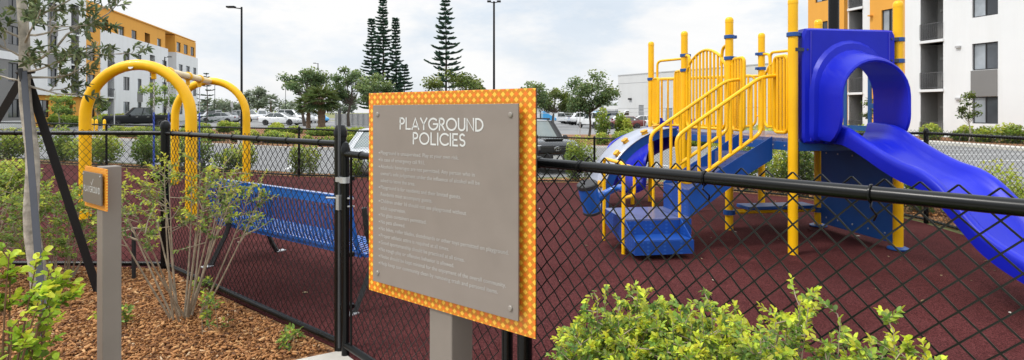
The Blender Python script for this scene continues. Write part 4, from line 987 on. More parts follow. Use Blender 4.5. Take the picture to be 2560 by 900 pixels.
hedge('shrub', 'shaded green shrub row inside the left fence near the swing', [(-8.2, 9.6), (-10.5, 10.4), (-13, 12)], .9, 1.0, L_hedge, 104, 9000, .07, lump=.5, cat='shrub')
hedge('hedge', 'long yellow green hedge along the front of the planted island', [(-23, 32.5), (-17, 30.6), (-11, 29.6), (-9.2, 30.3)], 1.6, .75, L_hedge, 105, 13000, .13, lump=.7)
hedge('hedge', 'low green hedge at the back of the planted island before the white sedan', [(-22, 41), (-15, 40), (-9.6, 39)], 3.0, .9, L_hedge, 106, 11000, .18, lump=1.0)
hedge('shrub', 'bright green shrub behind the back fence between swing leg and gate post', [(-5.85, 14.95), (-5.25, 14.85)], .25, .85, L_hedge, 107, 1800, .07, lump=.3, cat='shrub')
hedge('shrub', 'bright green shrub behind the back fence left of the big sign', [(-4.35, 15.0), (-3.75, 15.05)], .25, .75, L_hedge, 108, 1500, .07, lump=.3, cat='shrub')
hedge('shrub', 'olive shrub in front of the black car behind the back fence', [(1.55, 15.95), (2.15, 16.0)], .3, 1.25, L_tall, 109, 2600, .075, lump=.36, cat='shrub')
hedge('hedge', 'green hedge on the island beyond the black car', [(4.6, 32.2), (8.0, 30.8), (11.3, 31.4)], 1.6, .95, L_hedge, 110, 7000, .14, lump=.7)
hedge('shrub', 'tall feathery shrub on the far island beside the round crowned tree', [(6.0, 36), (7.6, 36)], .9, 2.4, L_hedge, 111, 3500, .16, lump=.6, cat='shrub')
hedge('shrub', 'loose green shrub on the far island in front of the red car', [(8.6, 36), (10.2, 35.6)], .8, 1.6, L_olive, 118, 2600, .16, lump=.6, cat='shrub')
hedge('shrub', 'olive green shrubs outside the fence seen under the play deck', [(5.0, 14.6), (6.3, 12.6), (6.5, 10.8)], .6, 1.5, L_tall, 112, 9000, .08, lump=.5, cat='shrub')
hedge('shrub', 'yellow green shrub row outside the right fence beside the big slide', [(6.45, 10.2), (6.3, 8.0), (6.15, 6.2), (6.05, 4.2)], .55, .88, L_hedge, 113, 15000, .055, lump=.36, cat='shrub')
hedge('hedge', 'green planted row at the foot of the right apartment building', [(23.4, 31.5), (24.8, 28), (26.0, 24.0)], 1.2, 1.05, L_hedge, 114, 9000, .14, lump=.7)
hedge('hedge', 'far end of the planted row below the orange right facade', [(20.4, 42), (22.6, 34)], 1.2, 1.05, L_hedge, 115, 4000, .16, lump=.7)
hedge('hedge', 'dark planted row at the foot of the left apartment building', [(-43.5, 52), (-46, 64), (-50.5, 84)], 2.0, 1.3, L_hedge, 116, 9000, .3, lump=1.2)
hedge('hedge', 'hedge by the road behind the black pickup', [(-52, 92), (-56, 110), (-40, 118)], 2.0, 1.6, L_hedge, 117, 3500, .4, lump=1.6)

# trees
def broad_tree(name, label, c, h, crown_r, crown_h, m, seed, nleaf, size, trunk_r=.12, clumps=26, bark=None, group=None, cat='tree', fork=.35, loose=.31, lo=None):
    r = np.random.default_rng(seed); c = Vector((c[0], c[1], g(c[0], c[1]))); root = thing(name, label, cat, c, group)
    cz = h - crown_h / 2; sm = MB(); ft = (h - crown_h) + crown_h * fork * .4
    top = c + Vector((r.normal(0, .06) * h * .3, r.normal(0, .06) * h * .3, ft)); p = [c - Vector((0, 0, .1)), c.lerp(top, .5) + Vector(r.normal(0, .02 * h, 3) * np.array([1, 1, 0])), top]
    sm.tube(curve(p, 5), [trunk_r * (1.15 - .45 * k / 10) for k in range(11)], 8)
    P, T = [], []
    for i in range(clumps):
        v = unit(r.normal(0, 1, 3)) * r.uniform(.35, 1.0) ** .6; v[2] = v[2] if v[2] > -.75 else -.5
        q = c + Vector((v[0] * crown_r * .85, v[1] * crown_r * .85, cz + v[2] * crown_h * .43)); rad = crown_r * loose * r.uniform(.6, 1.25)
        mid = top.lerp(q, .5) + Vector((0, 0, -.06 * crown_h)); sm.tube([top - Vector((0, 0, ft * .12 * r.random())), mid, q], [trunk_r * .42, trunk_r * .25, trunk_r * .07], 5)
        k = int(nleaf / clumps * r.uniform(.6, 1.4)); w = r.normal(0, .5, (k, 3)); w *= np.minimum(1, 1.15 / np.maximum(.01, np.linalg.norm(w, axis=1)))[:, None]
        P.append(np.array(q)[None] + w * np.array([rad, rad, rad * .72])); tone = r.uniform(-.15, .15)
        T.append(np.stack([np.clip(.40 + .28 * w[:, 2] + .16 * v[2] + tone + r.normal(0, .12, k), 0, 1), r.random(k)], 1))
    P = np.concatenate(P); T = np.concatenate(T)
    sm.build('trunk', bark or M_barkdk, root); quad_leaves('crown', root, m, P, r.uniform(size * .7, size * 1.35, len(P)), T, rng=r)
    return root
def X(px, Y): return U(px) * Y
TG = 'trees standing around the car park'
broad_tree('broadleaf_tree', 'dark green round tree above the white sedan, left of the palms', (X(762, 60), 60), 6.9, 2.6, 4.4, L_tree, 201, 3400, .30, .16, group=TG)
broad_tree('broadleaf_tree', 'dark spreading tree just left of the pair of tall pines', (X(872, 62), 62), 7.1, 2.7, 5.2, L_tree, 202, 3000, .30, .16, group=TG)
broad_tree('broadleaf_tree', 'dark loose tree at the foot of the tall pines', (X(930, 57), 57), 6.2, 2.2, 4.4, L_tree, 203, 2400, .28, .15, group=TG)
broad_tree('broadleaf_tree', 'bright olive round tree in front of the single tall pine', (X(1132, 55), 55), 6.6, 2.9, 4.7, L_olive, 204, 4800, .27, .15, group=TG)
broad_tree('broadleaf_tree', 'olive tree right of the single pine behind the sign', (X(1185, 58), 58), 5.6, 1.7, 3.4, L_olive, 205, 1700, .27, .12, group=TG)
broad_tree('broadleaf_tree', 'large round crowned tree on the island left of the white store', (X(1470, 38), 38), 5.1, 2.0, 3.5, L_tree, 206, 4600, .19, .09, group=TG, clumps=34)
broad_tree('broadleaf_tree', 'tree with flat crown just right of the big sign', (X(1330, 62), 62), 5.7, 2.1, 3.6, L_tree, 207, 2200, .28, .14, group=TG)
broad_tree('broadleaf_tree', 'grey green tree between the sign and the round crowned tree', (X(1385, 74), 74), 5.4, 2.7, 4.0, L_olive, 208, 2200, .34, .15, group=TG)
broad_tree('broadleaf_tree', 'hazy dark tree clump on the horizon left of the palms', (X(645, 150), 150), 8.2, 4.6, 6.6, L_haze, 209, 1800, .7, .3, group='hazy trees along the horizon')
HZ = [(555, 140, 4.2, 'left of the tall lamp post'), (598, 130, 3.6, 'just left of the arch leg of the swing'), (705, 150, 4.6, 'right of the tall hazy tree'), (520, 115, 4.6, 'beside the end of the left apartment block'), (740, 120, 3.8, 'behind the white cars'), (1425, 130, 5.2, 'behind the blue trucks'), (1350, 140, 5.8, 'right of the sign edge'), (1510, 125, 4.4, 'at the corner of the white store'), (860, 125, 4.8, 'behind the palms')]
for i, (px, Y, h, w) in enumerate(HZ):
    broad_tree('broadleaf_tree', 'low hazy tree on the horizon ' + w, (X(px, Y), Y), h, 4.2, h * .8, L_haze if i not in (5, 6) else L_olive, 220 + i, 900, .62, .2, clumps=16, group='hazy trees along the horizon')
# young trees with stakes
def stake_legs(root, c, h, r_, rad=.012):
    m = MB()
    for k in range(3):
        a = 2 * PI * k / 3 + .5; m.rod(c + Vector((math.cos(a) * r_, math.sin(a) * r_, 0)), c + Vector((math.cos(a) * .05, math.sin(a) * .05, h)), rad, 5)
    m.build('stake', mat('weathered_stake', (.22, .19, .15), .85), root)
SG = 'young staked trees by the buildings'
for i, (px, Y, h, cr, ch, lb, nl) in enumerate([(2421, 29.0, 2.75, .55, 1.9, 'slim young staked tree before the right apartment window', 900), (2178, 32.5, 2.9, .5, 2.0, 'slim young tree seen through the slide opening', 700), (152, 46, 3.2, 1.0, 2.2, 'grey green young tree before the orange ground floor at left', 1100), (245, 52, 3.2, .8, 2.2, 'young tree just right of the orange corner strip of the left block', 900), (378, 56, 4.6, 1.0, 3.0, 'dark young tree above the black pickup bed', 900), (415, 50, 5.0, 1.1, 3.6, 'airy young tree between the swing arches', 900)]):
    o = broad_tree('young_tree', lb, (X(px, Y), Y), h, cr, ch, L_olive if i < 2 else L_tall, 240 + i, nl, .12 if i < 2 else .2, .03, clumps=16, group=SG, bark=M_bark, loose=.42)
    c = on(X(px, Y), Y); stake_legs(o, c, 1.0, .45)
# conifer saplings on the island by the road
def norfolk(name, label, c, h, base_w, first, seed, group=None, tiers=None, curl=.16, bl=.68, nb=7):
    r = np.random.default_rng(seed); c = Vector((c[0], c[1], g(c[0], c[1]))); root = thing(name, label, 'tree', c, group); sm = MB()
    sm.tube([c - Vector((0, 0, .1)), c + Vector((.1, 0, h * .5)), c + Vector((0, 0, h))], [h * .011, h * .008, .02], 6)
    P, D, L, T = [], [], [], []; nt = tiers or int((h - first) / .5)
    for i in range(nt):
        f_ = i / (nt - 1); z = first + (h - first) * (1 - (1 - f_) ** 1.15); l0 = base_w * ((1 - f_) ** .85) * (1 if f_ > .08 else .9) + .16
        a0 = r.uniform(0, 2 * PI)
        for k in range(nb):
            if r.random() < .16: continue
            a = a0 + 2 * PI * k / nb + r.normal(0, .12); l = l0 * r.uniform(.45, 1.25); dr = Vector((math.cos(a), math.sin(a), 0)); dp = r.normal(-.10, .06); pts_ = [c + Vector((0, 0, z)) + dr * (l * s) + Vector((0, 0, l * (dp * s + curl * 1.5 * s * s * s + .03))) for s in (0, .35, .7, 1)]
            sm.tube(pts_, [.035, .028, .018, .008], 4, cap=False); cp = curve(pts_, 5); q = len(cp); nb_ = max(5, int(l / .13))
            for j in range(nb_):
                s = .22 + .78 * (j + .5) / nb_; p = cp[min(q - 1, int(s * (q - 1)))]; tg = (cp[min(q - 1, int(s * (q - 1)) + 1)] - cp[max(0, int(s * (q - 1)) - 1)]).normalized(); sd = tg.cross(Vector((0, 0, 1))).normalized()
                for sg_ in (-1, 1, 0):
                    dd = tg * .75 + sd * (.75 * sg_) + Vector((0, 0, .35 if sg_ else .55)); P.append(p); D.append(dd); L.append(bl * r.uniform(.7, 1.2) * (1.1 - .5 * s)); T.append((np.clip(.35 + .3 * s + r.normal(0, .15), 0, 1), r.random()))
    sm.build('trunk', M_barkdk, root); L = np.array(L); leaf_mesh('crown', root, L_pine, np.array(P), np.array(D), L, L * .52, np.array(T), rng=r)
    return root
NG = 'tall norfolk pines behind the car park'
norfolk('norfolk_pine', 'tallest middle pine of the group of three left of the sign', (X(957, 92), 92), 20.0, 2.5, 2.0, 301, NG, curl=.14)
norfolk('norfolk_pine', 'left pine of the group of three left of the sign', (X(929, 97), 97), 17.3, 2.2, 2.0, 302, NG, curl=.14)
norfolk('norfolk_pine', 'slender right pine of the group of three left of the sign', (X(989, 95), 95), 17.2, 1.7, 2.0, 303, NG, curl=.17)
norfolk('norfolk_pine', 'short bushy pine at the foot of the group of three', (X(1010, 90), 90), 9.0, 2.0, 1.0, 304, NG, curl=.14)
norfolk('norfolk_pine', 'single tall pine with open tiers standing over the sign', (X(1114, 84), 84), 18.8, 3.1, 5.5, 305, NG, tiers=19, curl=.17)
norfolk('conifer_sapling', 'thin young conifer in the road island beside the far swing arch', (X(516, 46), 46), 4.6, .8, .7, 306, None, tiers=11, curl=.1, bl=.2, nb=5)
# palms
def palm(label, c, h, n, fl, seed, m=L_palm, tr=.17):
    r = np.random.default_rng(seed); c = Vector((c[0], c[1], g(c[0], c[1]))); root = thing('palm_tree', label, 'palm', c, 'palms among the car park trees'); sm = MB()
    pr = []; k = 14
    for i in range(k + 1): pr.append((tr * (1.15 - .3 * i / k) * (1.12 if i % 2 else .92), h * i / k))
    sm.lathe(pr, 9, c); top = c + Vector((0, 0, h)); P, D, L, T = [], [], [], []
    for i in range(n):
        a = i * 2.4; el = 1.15 - 1.75 * (i / n) + r.normal(0, .1); d = Vector((math.cos(a) * math.cos(el), math.sin(a) * math.cos(el), math.sin(el))); e = top + d * fl * .5
        sm.tube([top, e], [.03, .015], 4); ex, ey, _ = basis(d)
        for k in range(16):
            b = -1.5 + 3.0 * k / 15; dd = d * math.cos(b) + ex * math.sin(b) + Vector((0, 0, -.25)); P.append(e); D.append(dd); L.append(fl * .62 * r.uniform(.8, 1.1)); T.append((np.clip(.3 + .35 * d.z + r.normal(0, .12), 0, 1), r.random()))
    L = np.array(L); sm.build('trunk', mat('palm_trunk', (.15, .11, .075), .9, var=.4, vscale=8), root); leaf_mesh('crown', root, m, np.array(P), np.array(D), L, L * .12, np.array(T), rng=r, round_=0)
palm('stout cabbage palm with brown trunk right of the white sedan', (X(804, 44), 44), 2.6, 34, 1.5, 320, tr=.28)
palm('smaller cabbage palm left of the stout palm', (X(771, 46), 46), 2.2, 26, 1.2, 321)
palm('tiny hazy palm silhouette on the horizon over the parked cars', (X(677, 140), 140), 4.2, 18, 2.2, 322, L_haze, .2)
palm('low far palm behind the silver sedan', (X(562, 120), 120), 2.4, 18, 1.8, 323, L_haze, .2)

# ------------------------------------------------------------------ the young oak in front at the left
r = np.random.default_rng(9); TB = Vector((-3.54, 4.20, 0)); oak = thing('oak_sapling', 'young grey barked tree with sparse leaves held by black straps at left', 'tree', TB)
tp = lambda z: TB + Vector((-.01 - .055 * z, 0, z))
sm = MB(); sm.tube([tp(z) + Vector((.012 * math.sin(z * 7), .01 * math.cos(z * 5), 0)) for z in np.linspace(-.05, 3.3, 22)], [.056 - .011 * z for z in np.linspace(-.05, 3.3, 22)], 12)
P, D, T = [], [], []
def twig(a, d, l, rad, lv):
    d = Vector(d).normalized(); pts_ = [a]; dd = d.copy()
    for k in range(5):
        dd = (dd + Vector(r.normal(0, .16, 3)) + Vector((0, 0, .02))).normalized(); pts_.append(pts_[-1] + dd * l / 5)
    sm.tube(pts_, [rad * (1 - .14 * k) for k in range(6)], 5)
    if lv == 0 or l < .3:
        n = int(l * 62) + 6
        for k in range(n):
            t = r.uniform(.2, 1.0) if k > 4 else 1.0; j = min(4, int(t * 5)); p = pts_[j].lerp(pts_[j + 1], t * 5 - j); v = (pts_[j + 1] - pts_[j]).normalized() * .6 + Vector(r.normal(0, .6, 3)); P.append(p); D.append(v); T.append((np.clip(.42 + r.normal(0, .2), 0, 1), r.random()))
    if lv > 0:
        for k in range(3):
            t = r.uniform(.25, .95); j = min(4, int(t * 5)); p = pts_[j].lerp(pts_[j + 1], t * 5 - j); sd = Vector(r.normal(0, 1, 3)); sd.z = abs(sd.z) * .35 - .08; twig(p, dd * .9 + sd.normalized() * .75, l * r.uniform(.35, .6), rad * .5, lv - 1)
for z, az, el, l, rad in [(1.70, -.1, .02, .52, .010), (1.76, .35, .10, .66, .010), (1.72, 2.7, .15, .6, .010), (1.80, -.5, .15, .7, .010), (1.86, .05, .22, .95, .012), (1.95, .2, .12, .85, .010), (2.08, -.25, .2, .8, .010), (1.9, -2.2, .3, .6, .009), (2.0, -.7, .35, .7, .010), (2.05, 3.3, .4, .7, .010), (2.18, .3, .5, .9, .011), (2.3, 1.9, .4, .7, .009), (2.45, -.2, .5, .8, .010), (2.7, 2.9, .5, .7, .009), (2.9, .4, .7, .7, .009)]:
    twig(tp(z), (math.cos(az) * math.cos(el), math.sin(az) * math.cos(el), math.sin(el)), l * .74, rad, 2)
sm.build('trunk', M_bark, oak); P = np.array(P); D = np.array(D); T = np.array(T); n = len(P); L = r.uniform(.040, .070, n)
leaf_mesh('crown', oak, L_oak, P, D, L, L * r.uniform(.26, .40, n), T, rng=r, round_=.3)
kn = tp(1.80)
m = MB(); m.tube(arc(kn, (1, 0, 0), (0, 1, .12), .047, 0, 2 * PI, 14), .014, 6); m.tube([kn + Vector((.0, -.045, .02)), kn + Vector((.03, -.06, -.07))], .018, 6); m.build('tie_band', M_blackmat, oak)
M_strap = mat('black_webbing', (.012, .012, .014), .75, var=.2); M_strap2 = mat('faded_webbing', (.055, .06, .075), .7, var=.2)
def strap(label, a, b, w, m_):
    s = thing('guy_strap', label, 'strap', (b[0], b[1], g(b[0], b[1])), 'webbing straps staying the young tree'); mb = MB(); a = Vector(a); b = Vector(b); d = b - a
    mb.beam(a, b, w, .004, Vector((.3, -1, 0))); mb.build('webbing', m_, s)
    st_ = MB(); st_.rod(b + Vector((0, 0, -.1)), b + Vector((0, 0, .10)), .014, 8, .02); st_.build('peg', M_blackmat, s)
strap('black webbing strap running from the young tree down to the left edge', kn, (-5.35, 4.9, 0), .055, M_strap)
strap('wide black webbing strap running from the young tree down to the right', kn, (-3.40, 4.60, .02), .060, M_strap)
strap('faded grey webbing strap hanging steeply along the young tree trunk', kn + Vector((.03, -.05, 0)), (-3.02, 3.62, .02), .042, M_strap2)
s = thing('ground_stake', 'thin black stake in the mulch right of the plaque post', 'stake', on(-3.35, 4.96)); m = MB(); m.rod(on(-3.35, 4.96, -.05), on(-3.35, 4.96, .46), .017, 8); m.build('shaft', M_blackmat, s)
# ------------------------------------------------------------------ buildings
class Facade:
    def __init__(s, root, o, d, n): s.r = root; s.o = Vector((o[0], o[1], 0)); s.d = Vector((d[0], d[1], 0)).normalized(); s.n = Vector((n[0], n[1], 0)).normalized()
    def p(s, a, z, q=0.): return s.o + s.d * a + s.n * q + EZ * z
    def slab(s, m, a0, a1, z0, z1, q0, q1): return m.obox(s.p((a0 + a1) / 2, (z0 + z1) / 2, (q0 + q1) / 2), s.d * abs(a1 - a0) / 2, s.n * abs(q1 - q0) / 2, EZ * (z1 - z0) / 2)
    def wall(s, a0, a1, z0, z1, q, m_, holes=(), depth=.5, nm='wall'):
        """a wall panel with real openings; holes = (a0,a1,z0,z1)"""
        if a0 > a1: a0, a1 = a1, a0
        hs = [(min(h[0], h[1]), max(h[0], h[1]), h[2], h[3]) for h in holes]
        xs = sorted({a0, a1} | {v for h in hs for v in h[:2] if a0 < v < a1}); zs = sorted({z0, z1} | {v for h in hs for v in h[2:] if z0 < v < z1}); m = MB()
        for i in range(len(xs) - 1):
            for j in range(len(zs) - 1):
                cx_ = (xs[i] + xs[i + 1]) / 2; cz = (zs[j] + zs[j + 1]) / 2
                if any(h[0] < cx_ < h[1] and h[2] < cz < h[3] for h in hs): continue
                m.quad(s.p(xs[i], zs[j], q), s.p(xs[i + 1], zs[j], q), s.p(xs[i + 1], zs[j + 1], q), s.p(xs[i], zs[j + 1], q))
        e = q - depth
        for (b0, b1, y0, y1) in hs + [(a0, a1, z0, z1)]:
            for u, v in (((b0, y0), (b1, y0)), ((b1, y0), (b1, y1)), ((b1, y1), (b0, y1)), ((b0, y1), (b0, y0))): m.quad(s.p(u[0], u[1], q), s.p(v[0], v[1], q), s.p(v[0], v[1], e), s.p(u[0], u[1], e))
        return m.build(nm, m_, s.r, smooth=False)
    def window(s, a0, a1, z0, z1, q, light=True, mul=1):
        if a0 > a1: a0, a1 = a1, a0
        m = MB(); w = .06
        for (b0, b1, y0, y1) in ((a0, a0 + w, z0, z1), (a1 - w, a1, z0, z1), (a0 + w, a1 - w, z0, z0 + w), (a0 + w, a1 - w, z1 - w, z1), ((a0 + a1) / 2 - w / 2, (a0 + a1) / 2 + w / 2, z0 + w, z1 - w)): s.slab(m, b0, b1, y0, y1, q - .17, q - .10)
        f_ = m.build('window', M_winfr, s.r, smooth=False)
        for k, (b0, b1) in enumerate(((a0 + w, (a0 + a1) / 2 - w / 2), ((a0 + a1) / 2 + w / 2, a1 - w))):
            m = MB(); s.slab(m, b0, b1, z0 + w, z1 - w, q - .155, q - .135); m.build('pane', (M_glasslt if random.random() < .75 else M_glassmid) if (light and k == (1 if s.d.x < 0 and s.n.x < 0 else 0)) else (M_glassdk if random.random() < .7 else M_glassmid), f_, smooth=False)
    def balcony(s, a0, a1, z0, z1, q, dep=1.5, rail_=True, door=True, m_=None):
        if a0 > a1: a0, a1 = a1, a0
        m = MB(); e = q - dep
        for u, v in (((a0, z0), (a1, z0)), ((a1, z0), (a1, z1)), ((a1, z1), (a0, z1)), ((a0, z1), (a0, z0))): m.quad(s.p(u[0], u[1], q - .02), s.p(v[0], v[1], q - .02), s.p(v[0], v[1], e), s.p(u[0], u[1], e))
        m.quad(s.p(a0, z0, e), s.p(a1, z0, e), s.p(a1, z1, e), s.p(a0, z1, e)); b = m.build('balcony', m_ or M_greyin, s.r, smooth=False)
        m = MB(); s.slab(m, a0 - .06, a1 + .06, z0 - .16, z0 + .0, q - .1, q + .12); m.build('slab', M_white, b, smooth=False)
        if rail_:
            m = MB(); n = max(3, int((a1 - a0) / .11))
            for z in (z0 + .1, z0 + 1.05): s.slab(m, a0, a1, z - .02, z + .02, q + .03, q + .07)
            for i in range(n + 1): s.slab(m, a0 + (a1 - a0) * i / n - .009, a0 + (a1 - a0) * i / n + .009, z0 + .12, z0 + 1.03, q + .04, q + .06)
            m.build('railing', M_rail, b, smooth=False)
        if door:
            side = a0 if s.n.x < 0 else a1; m = MB(); s.slab(m, a0 + .1, a0 + (a1 - a0) * .52, z0 + .02, z0 + 2.15, e + .01, e + .06); m.build('door', M_glassdk, b, smooth=False)
            m = MB(); s.slab(m, a0 + (a1 - a0) * .66, a0 + (a1 - a0) * .66 + .26, z0 + 1.95, z0 + 2.1, e + .01, e + .12); m.build('wall_lamp', M_greylt, b, smooth=False)
# right block
rb = thing('apartment_building', 'white and orange apartment building with balconies behind the big slide at right', 'building', (25, 38, 0), 'apartment blocks beside the playground')
fr_d = Vector((-.28, .96, 0)).normalized(); FB = Facade(rb, (27.8, 32.0), fr_d, (-.96, -.28))
def sR(px): Y = 37.144 / (U(px) + .292); return (Y - 32) / fr_d.y
ZF = [-.2, 2.95, 6.08, 9.22, 12.35, 15.5]
m = MB(); a0, a1 = sR(2020), -34
m.obox(FB.p((a0 + a1) / 2, 7.6, -9.3), FB.d * abs(a0 - a1) / 2, FB.n * 7.2, EZ * 8.0); m.build('body', M_white, rb, smooth=False)
wn = lambda px0, px1, z0, z1: (sR(px0), sR(px1), z0, z1)
# orange far strip
h1 = [wn(2038, 2069, z + .95, z + 2.5) for z in ZF[:5]]; FB.wall(sR(2020), sR(2110), -.3, 15.6, .0, M_orange, h1, depth=2.1)
for h in h1: FB.window(*h, .0)
h2 = [wn(2113, 2147, ZF[k], ZF[k + 1] - .18) for k in range(5)]; FB.wall(sR(2110), sR(2175), -.3, 15.6, -.35, M_white, h2, depth=1.75)
for h in h2: FB.balcony(*h, -.35)
h3 = [wn(2204, 2240, z + .95, z + 2.5) for z in ZF[:5]]; FB.wall(sR(2175), sR(2262), -.3, 15.6, .02, M_orange, h3, depth=2.1)
for h in h3: FB.window(*h, .02)
h4 = [wn(2301, 2358, ZF[k], ZF[k + 1] - .18) for k in range(5)] + [wn(2430, 2495, z + 1.02, z + 2.6) for z in ZF[:5]] + [wn(2700, 2790, z + 1.02, z + 2.6) for z in ZF[:5]]
FB.wall(sR(2262), -34, -.3, 15.6, .0, M_white, h4, depth=2.1)
for h in h4[:5]: FB.balcony(*h, .0)
for h in h4[5:]: FB.window(*h, .0)
m = MB(); FB.slab(m, sR(2428), sR(2494), ZF[0] + 2.62, ZF[1] + 1.0, .0, .05); m.build('grey_panel', M_grey, rb, smooth=False)
m = MB(); FB.slab(m, sR(2428), sR(2494), ZF[2] + 2.62, ZF[3] + 1.0, .0, .05); m.build('grey_panel', M_grey, rb, smooth=False)
for z in ZF[:4]:
    m = MB(); a = sR(2397); FB.slab(m, a - .14, a + .14, z + 2.45, z + 2.57, .0, .14); m.build('wall_lamp', M_greylt, rb, smooth=False)
for z in (ZF[2] + 2.2, ZF[3] + 1.6):
    m = MB(); a = sR(2180); FB.slab(m, a - .1, a + .1, z, z + .09, .02, .30); m.build('scupper', M_orange, rb, smooth=False)
m = MB(); q = FB.p(sR(2350), ZF[1] + .5, -.75); m.box(q, (.5, .5, .06)); m.box(q + Vector((.2, .15, .35)), (.08, .5, .6))
for dx in (-.2, .2):
    for dy in (-.2, .2): m.box(q + Vector((dx, dy, -.24)), (.05, .05, .45))
oc = m.build('balcony_chair', M_blackmat, None, smooth=False); tag(oc, 'dark chair standing on the second floor balcony of the right building', 'chair')
m = MB(); FB.slab(m, sR(2018), -34, 15.6, 16.0, -1.9, .12); m.build('parapet', M_white, rb, smooth=False)
# left block
lb = thing('apartment_building', 'long white and orange apartment block receding behind the swing at left', 'building', (-48, 70, 0), 'apartment blocks beside the playground')
fl_d = Vector((-.226, .974, 0)).normalized(); FL = Facade(lb, (-49.5, 67.0), fl_d, (.974, .226))
def sL(px): Y = -33.956 / (U(px) + .232); return (Y - 67) / fl_d.y
wl = lambda px0, px1, z0, z1: (sL(px0), sL(px1), z0, z1)
m = MB(); m.obox(FL.p((sL(-90) + sL(489)) / 2, 6.75, -9.9), FL.d * (sL(489) - sL(-90)) / 2, FL.n * 7.4, EZ * 6.7); m.build('body', M_white, lb, smooth=False)
m = MB(); FL.slab(m, sL(488), sL(489.5), 11.4, 13.6, -17.2, .0); m.build('end_wall', M_orange, lb, smooth=False)
LF = [.1, 3.35, 6.7, 10.0]
# near grey bay, white bay, orange ground floor
hA = [wl(-60, -20, z + .9, z + 2.5) for z in LF] + [wl(4, 34, z + .9, z + 2.6) for z in LF]; FL.wall(sL(-90), sL(40), -.2, 14.6, .5, M_grey, hA, depth=2.6)
for h in hA: FL.window(*h, .5, light=False)
for z0_, z1_ in ((6.2, 6.9), (-.15, .7)): m = MB(); FL.slab(m, sL(-90), sL(40), z0_, z1_, .5, .56); m.build('white_band', M_white, lb, smooth=False)
hB = [wl(106, 131, z + .75, z + 2.6) for z in LF[1:]] + [wl(166, 186, LF[k], LF[k + 1] - .18 if k < 3 else 13.2) for k in range(1, 4)]
FL.wall(sL(40), sL(204), 3.2, 14.6, .45, M_white, hB, depth=2.5)
for h in hB[:3]: FL.window(*h, .45)
for h in hB[3:]: FL.balcony(*h, .45, dep=1.6)
for z in LF[1:3]: m = MB(); FL.slab(m, sL(106), sL(131), z + 2.62, z + 3.98, .45, .50); m.build('grey_panel', M_grey, lb, smooth=False)
hC = [wl(97, 123, .95, 2.7), wl(163, 182, .12, 2.5)]; FL.wall(sL(40), sL(204), -.2, 3.18, .0, M_orange, hC, depth=2.1); FL.window(*hC[0], .0); FL.balcony(*hC[1], .0, rail_=False, door=False)
# orange corner strip with windows and the small set-back balconies
hD = [wl(210, 231, z + .75, z + 2.5) for z in LF]; FL.wall(sL(204), sL(243), -.2, 14.3, .3, M_orange, hD, depth=2.4)
for h in hD: FL.window(*h, .3)
# white main run, orange top storey
cols = [(301, 317), (337, 347), (399, 411)]; hE = [wl(a, b, z + 1.0, z + 2.75) for a, b in cols for z in LF[:3]]; bE = [wl(261, 278, LF[k], LF[k + 1] - .18) for k in range(3)] + [wl(368, 381, LF[k], LF[k + 1] - .18) for k in range(3)]
FL.wall(sL(243), sL(414), -.2, 11.4, .35, M_white, hE + bE, depth=2.4)
for h in hE: FL.window(*h, .35)
for h in bE: FL.balcony(*h, .35, dep=1.6)
for z in LF[:1]:
    m = MB(); FL.slab(m, sL(336), sL(349), z + 2.8, z + 4.2, .35, .40); m.build('grey_panel', M_grey, lb, smooth=False)
hF = [wl(a, b, 10.85, 12.7) for a, b in ((297, 312), (330, 343), (394, 404))] + [wl(256, 272, 10.2, 12.9), wl(363, 376, 10.6, 12.9)]
FL.wall(sL(243), sL(414), 9.9, 14.2, -.05, M_orange, hF, depth=2.0)
for h in hF[:3]: FL.window(*h, -.05)
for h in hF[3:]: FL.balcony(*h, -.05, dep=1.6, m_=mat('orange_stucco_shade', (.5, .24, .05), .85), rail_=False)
FL.wall(sL(414), sL(436), -.2, 13.9, -1.4, M_greylt, [], depth=.6)
hG = [wl(442, 452, z + 1.0, z + 2.75) for z in LF[:3]] + [wl(460, 470, z + 1.0, z + 2.75) for z in LF[:3]] + [wl(478, 486, z + 1.0, z + 2.75) for z in LF[:3]]
FL.wall(sL(436), sL(490), -.2, 11.3, .3, M_white, hG, depth=2.4)
for h in hG: FL.window(*h, .3)
hH = [wl(440, 450, 11.5, 13.1), wl(458, 468, 11.5, 13.1), wl(475, 484, 11.5, 13.1)]; FL.wall(sL(436), sL(488), 11.3, 14.1, .1, M_orange, hH, depth=2.1)
for h in hH: FL.window(*h, .1)
m = MB(); FL.slab(m, sL(243), sL(488), 14.2, 14.35, -1.9, .1); m.build('parapet', M_orange, lb, smooth=False)
M_store = stucco('store_render', (.60, .60, .595))
# white store
ws = thing('store_building', 'plain white warehouse store with joint lines behind the climbing structure', 'building', (24, 76, -.4))
FW = Facade(ws, (16.1, 85), (13.9, -22), (-22, -13.9)); wl_ = 48
m = MB(); m.obox(FW.p(wl_ / 2, 3.2, -15), FW.d * wl_ / 2, FW.n * 14.9, EZ * 3.7); m.build('body', M_store, ws, smooth=False)
hW = [(4.3, 5.3, .1, 2.5), (9.5, 10.6, -.3, 2.0)]; FW.wall(0, wl_, -.6, 6.95, .0, M_store, hW, depth=.1)
for h in hW: m = MB(); FW.slab(m, h[0], h[1], h[2], h[3], -.099, -.05); m.build('door', mat('grey_door', (.25, .26, .27), .6), ws, smooth=False)
for z in (2.0, 5.75): m = MB(); FW.slab(m, 0, wl_, z, z + .07, .0, .02); m.build('joint_line', M_greylt, ws, smooth=False)
m = MB(); FW.slab(m, 0, wl_, 6.95, 7.1, -.2, .05); m.build('coping', M_greylt, ws, smooth=False)
m = MB(); FW.slab(m, 2.4, 2.9, 3.3, 3.55, .0, .3); m.build('wall_lamp', M_blackmat, ws, smooth=False)
m = MB(); m.obox(FW.p(-2.2, 1.0, -8), FW.d * 2.19, FW.n * 7, EZ * 1.5); m.build('side_wing', M_store, ws, smooth=False)
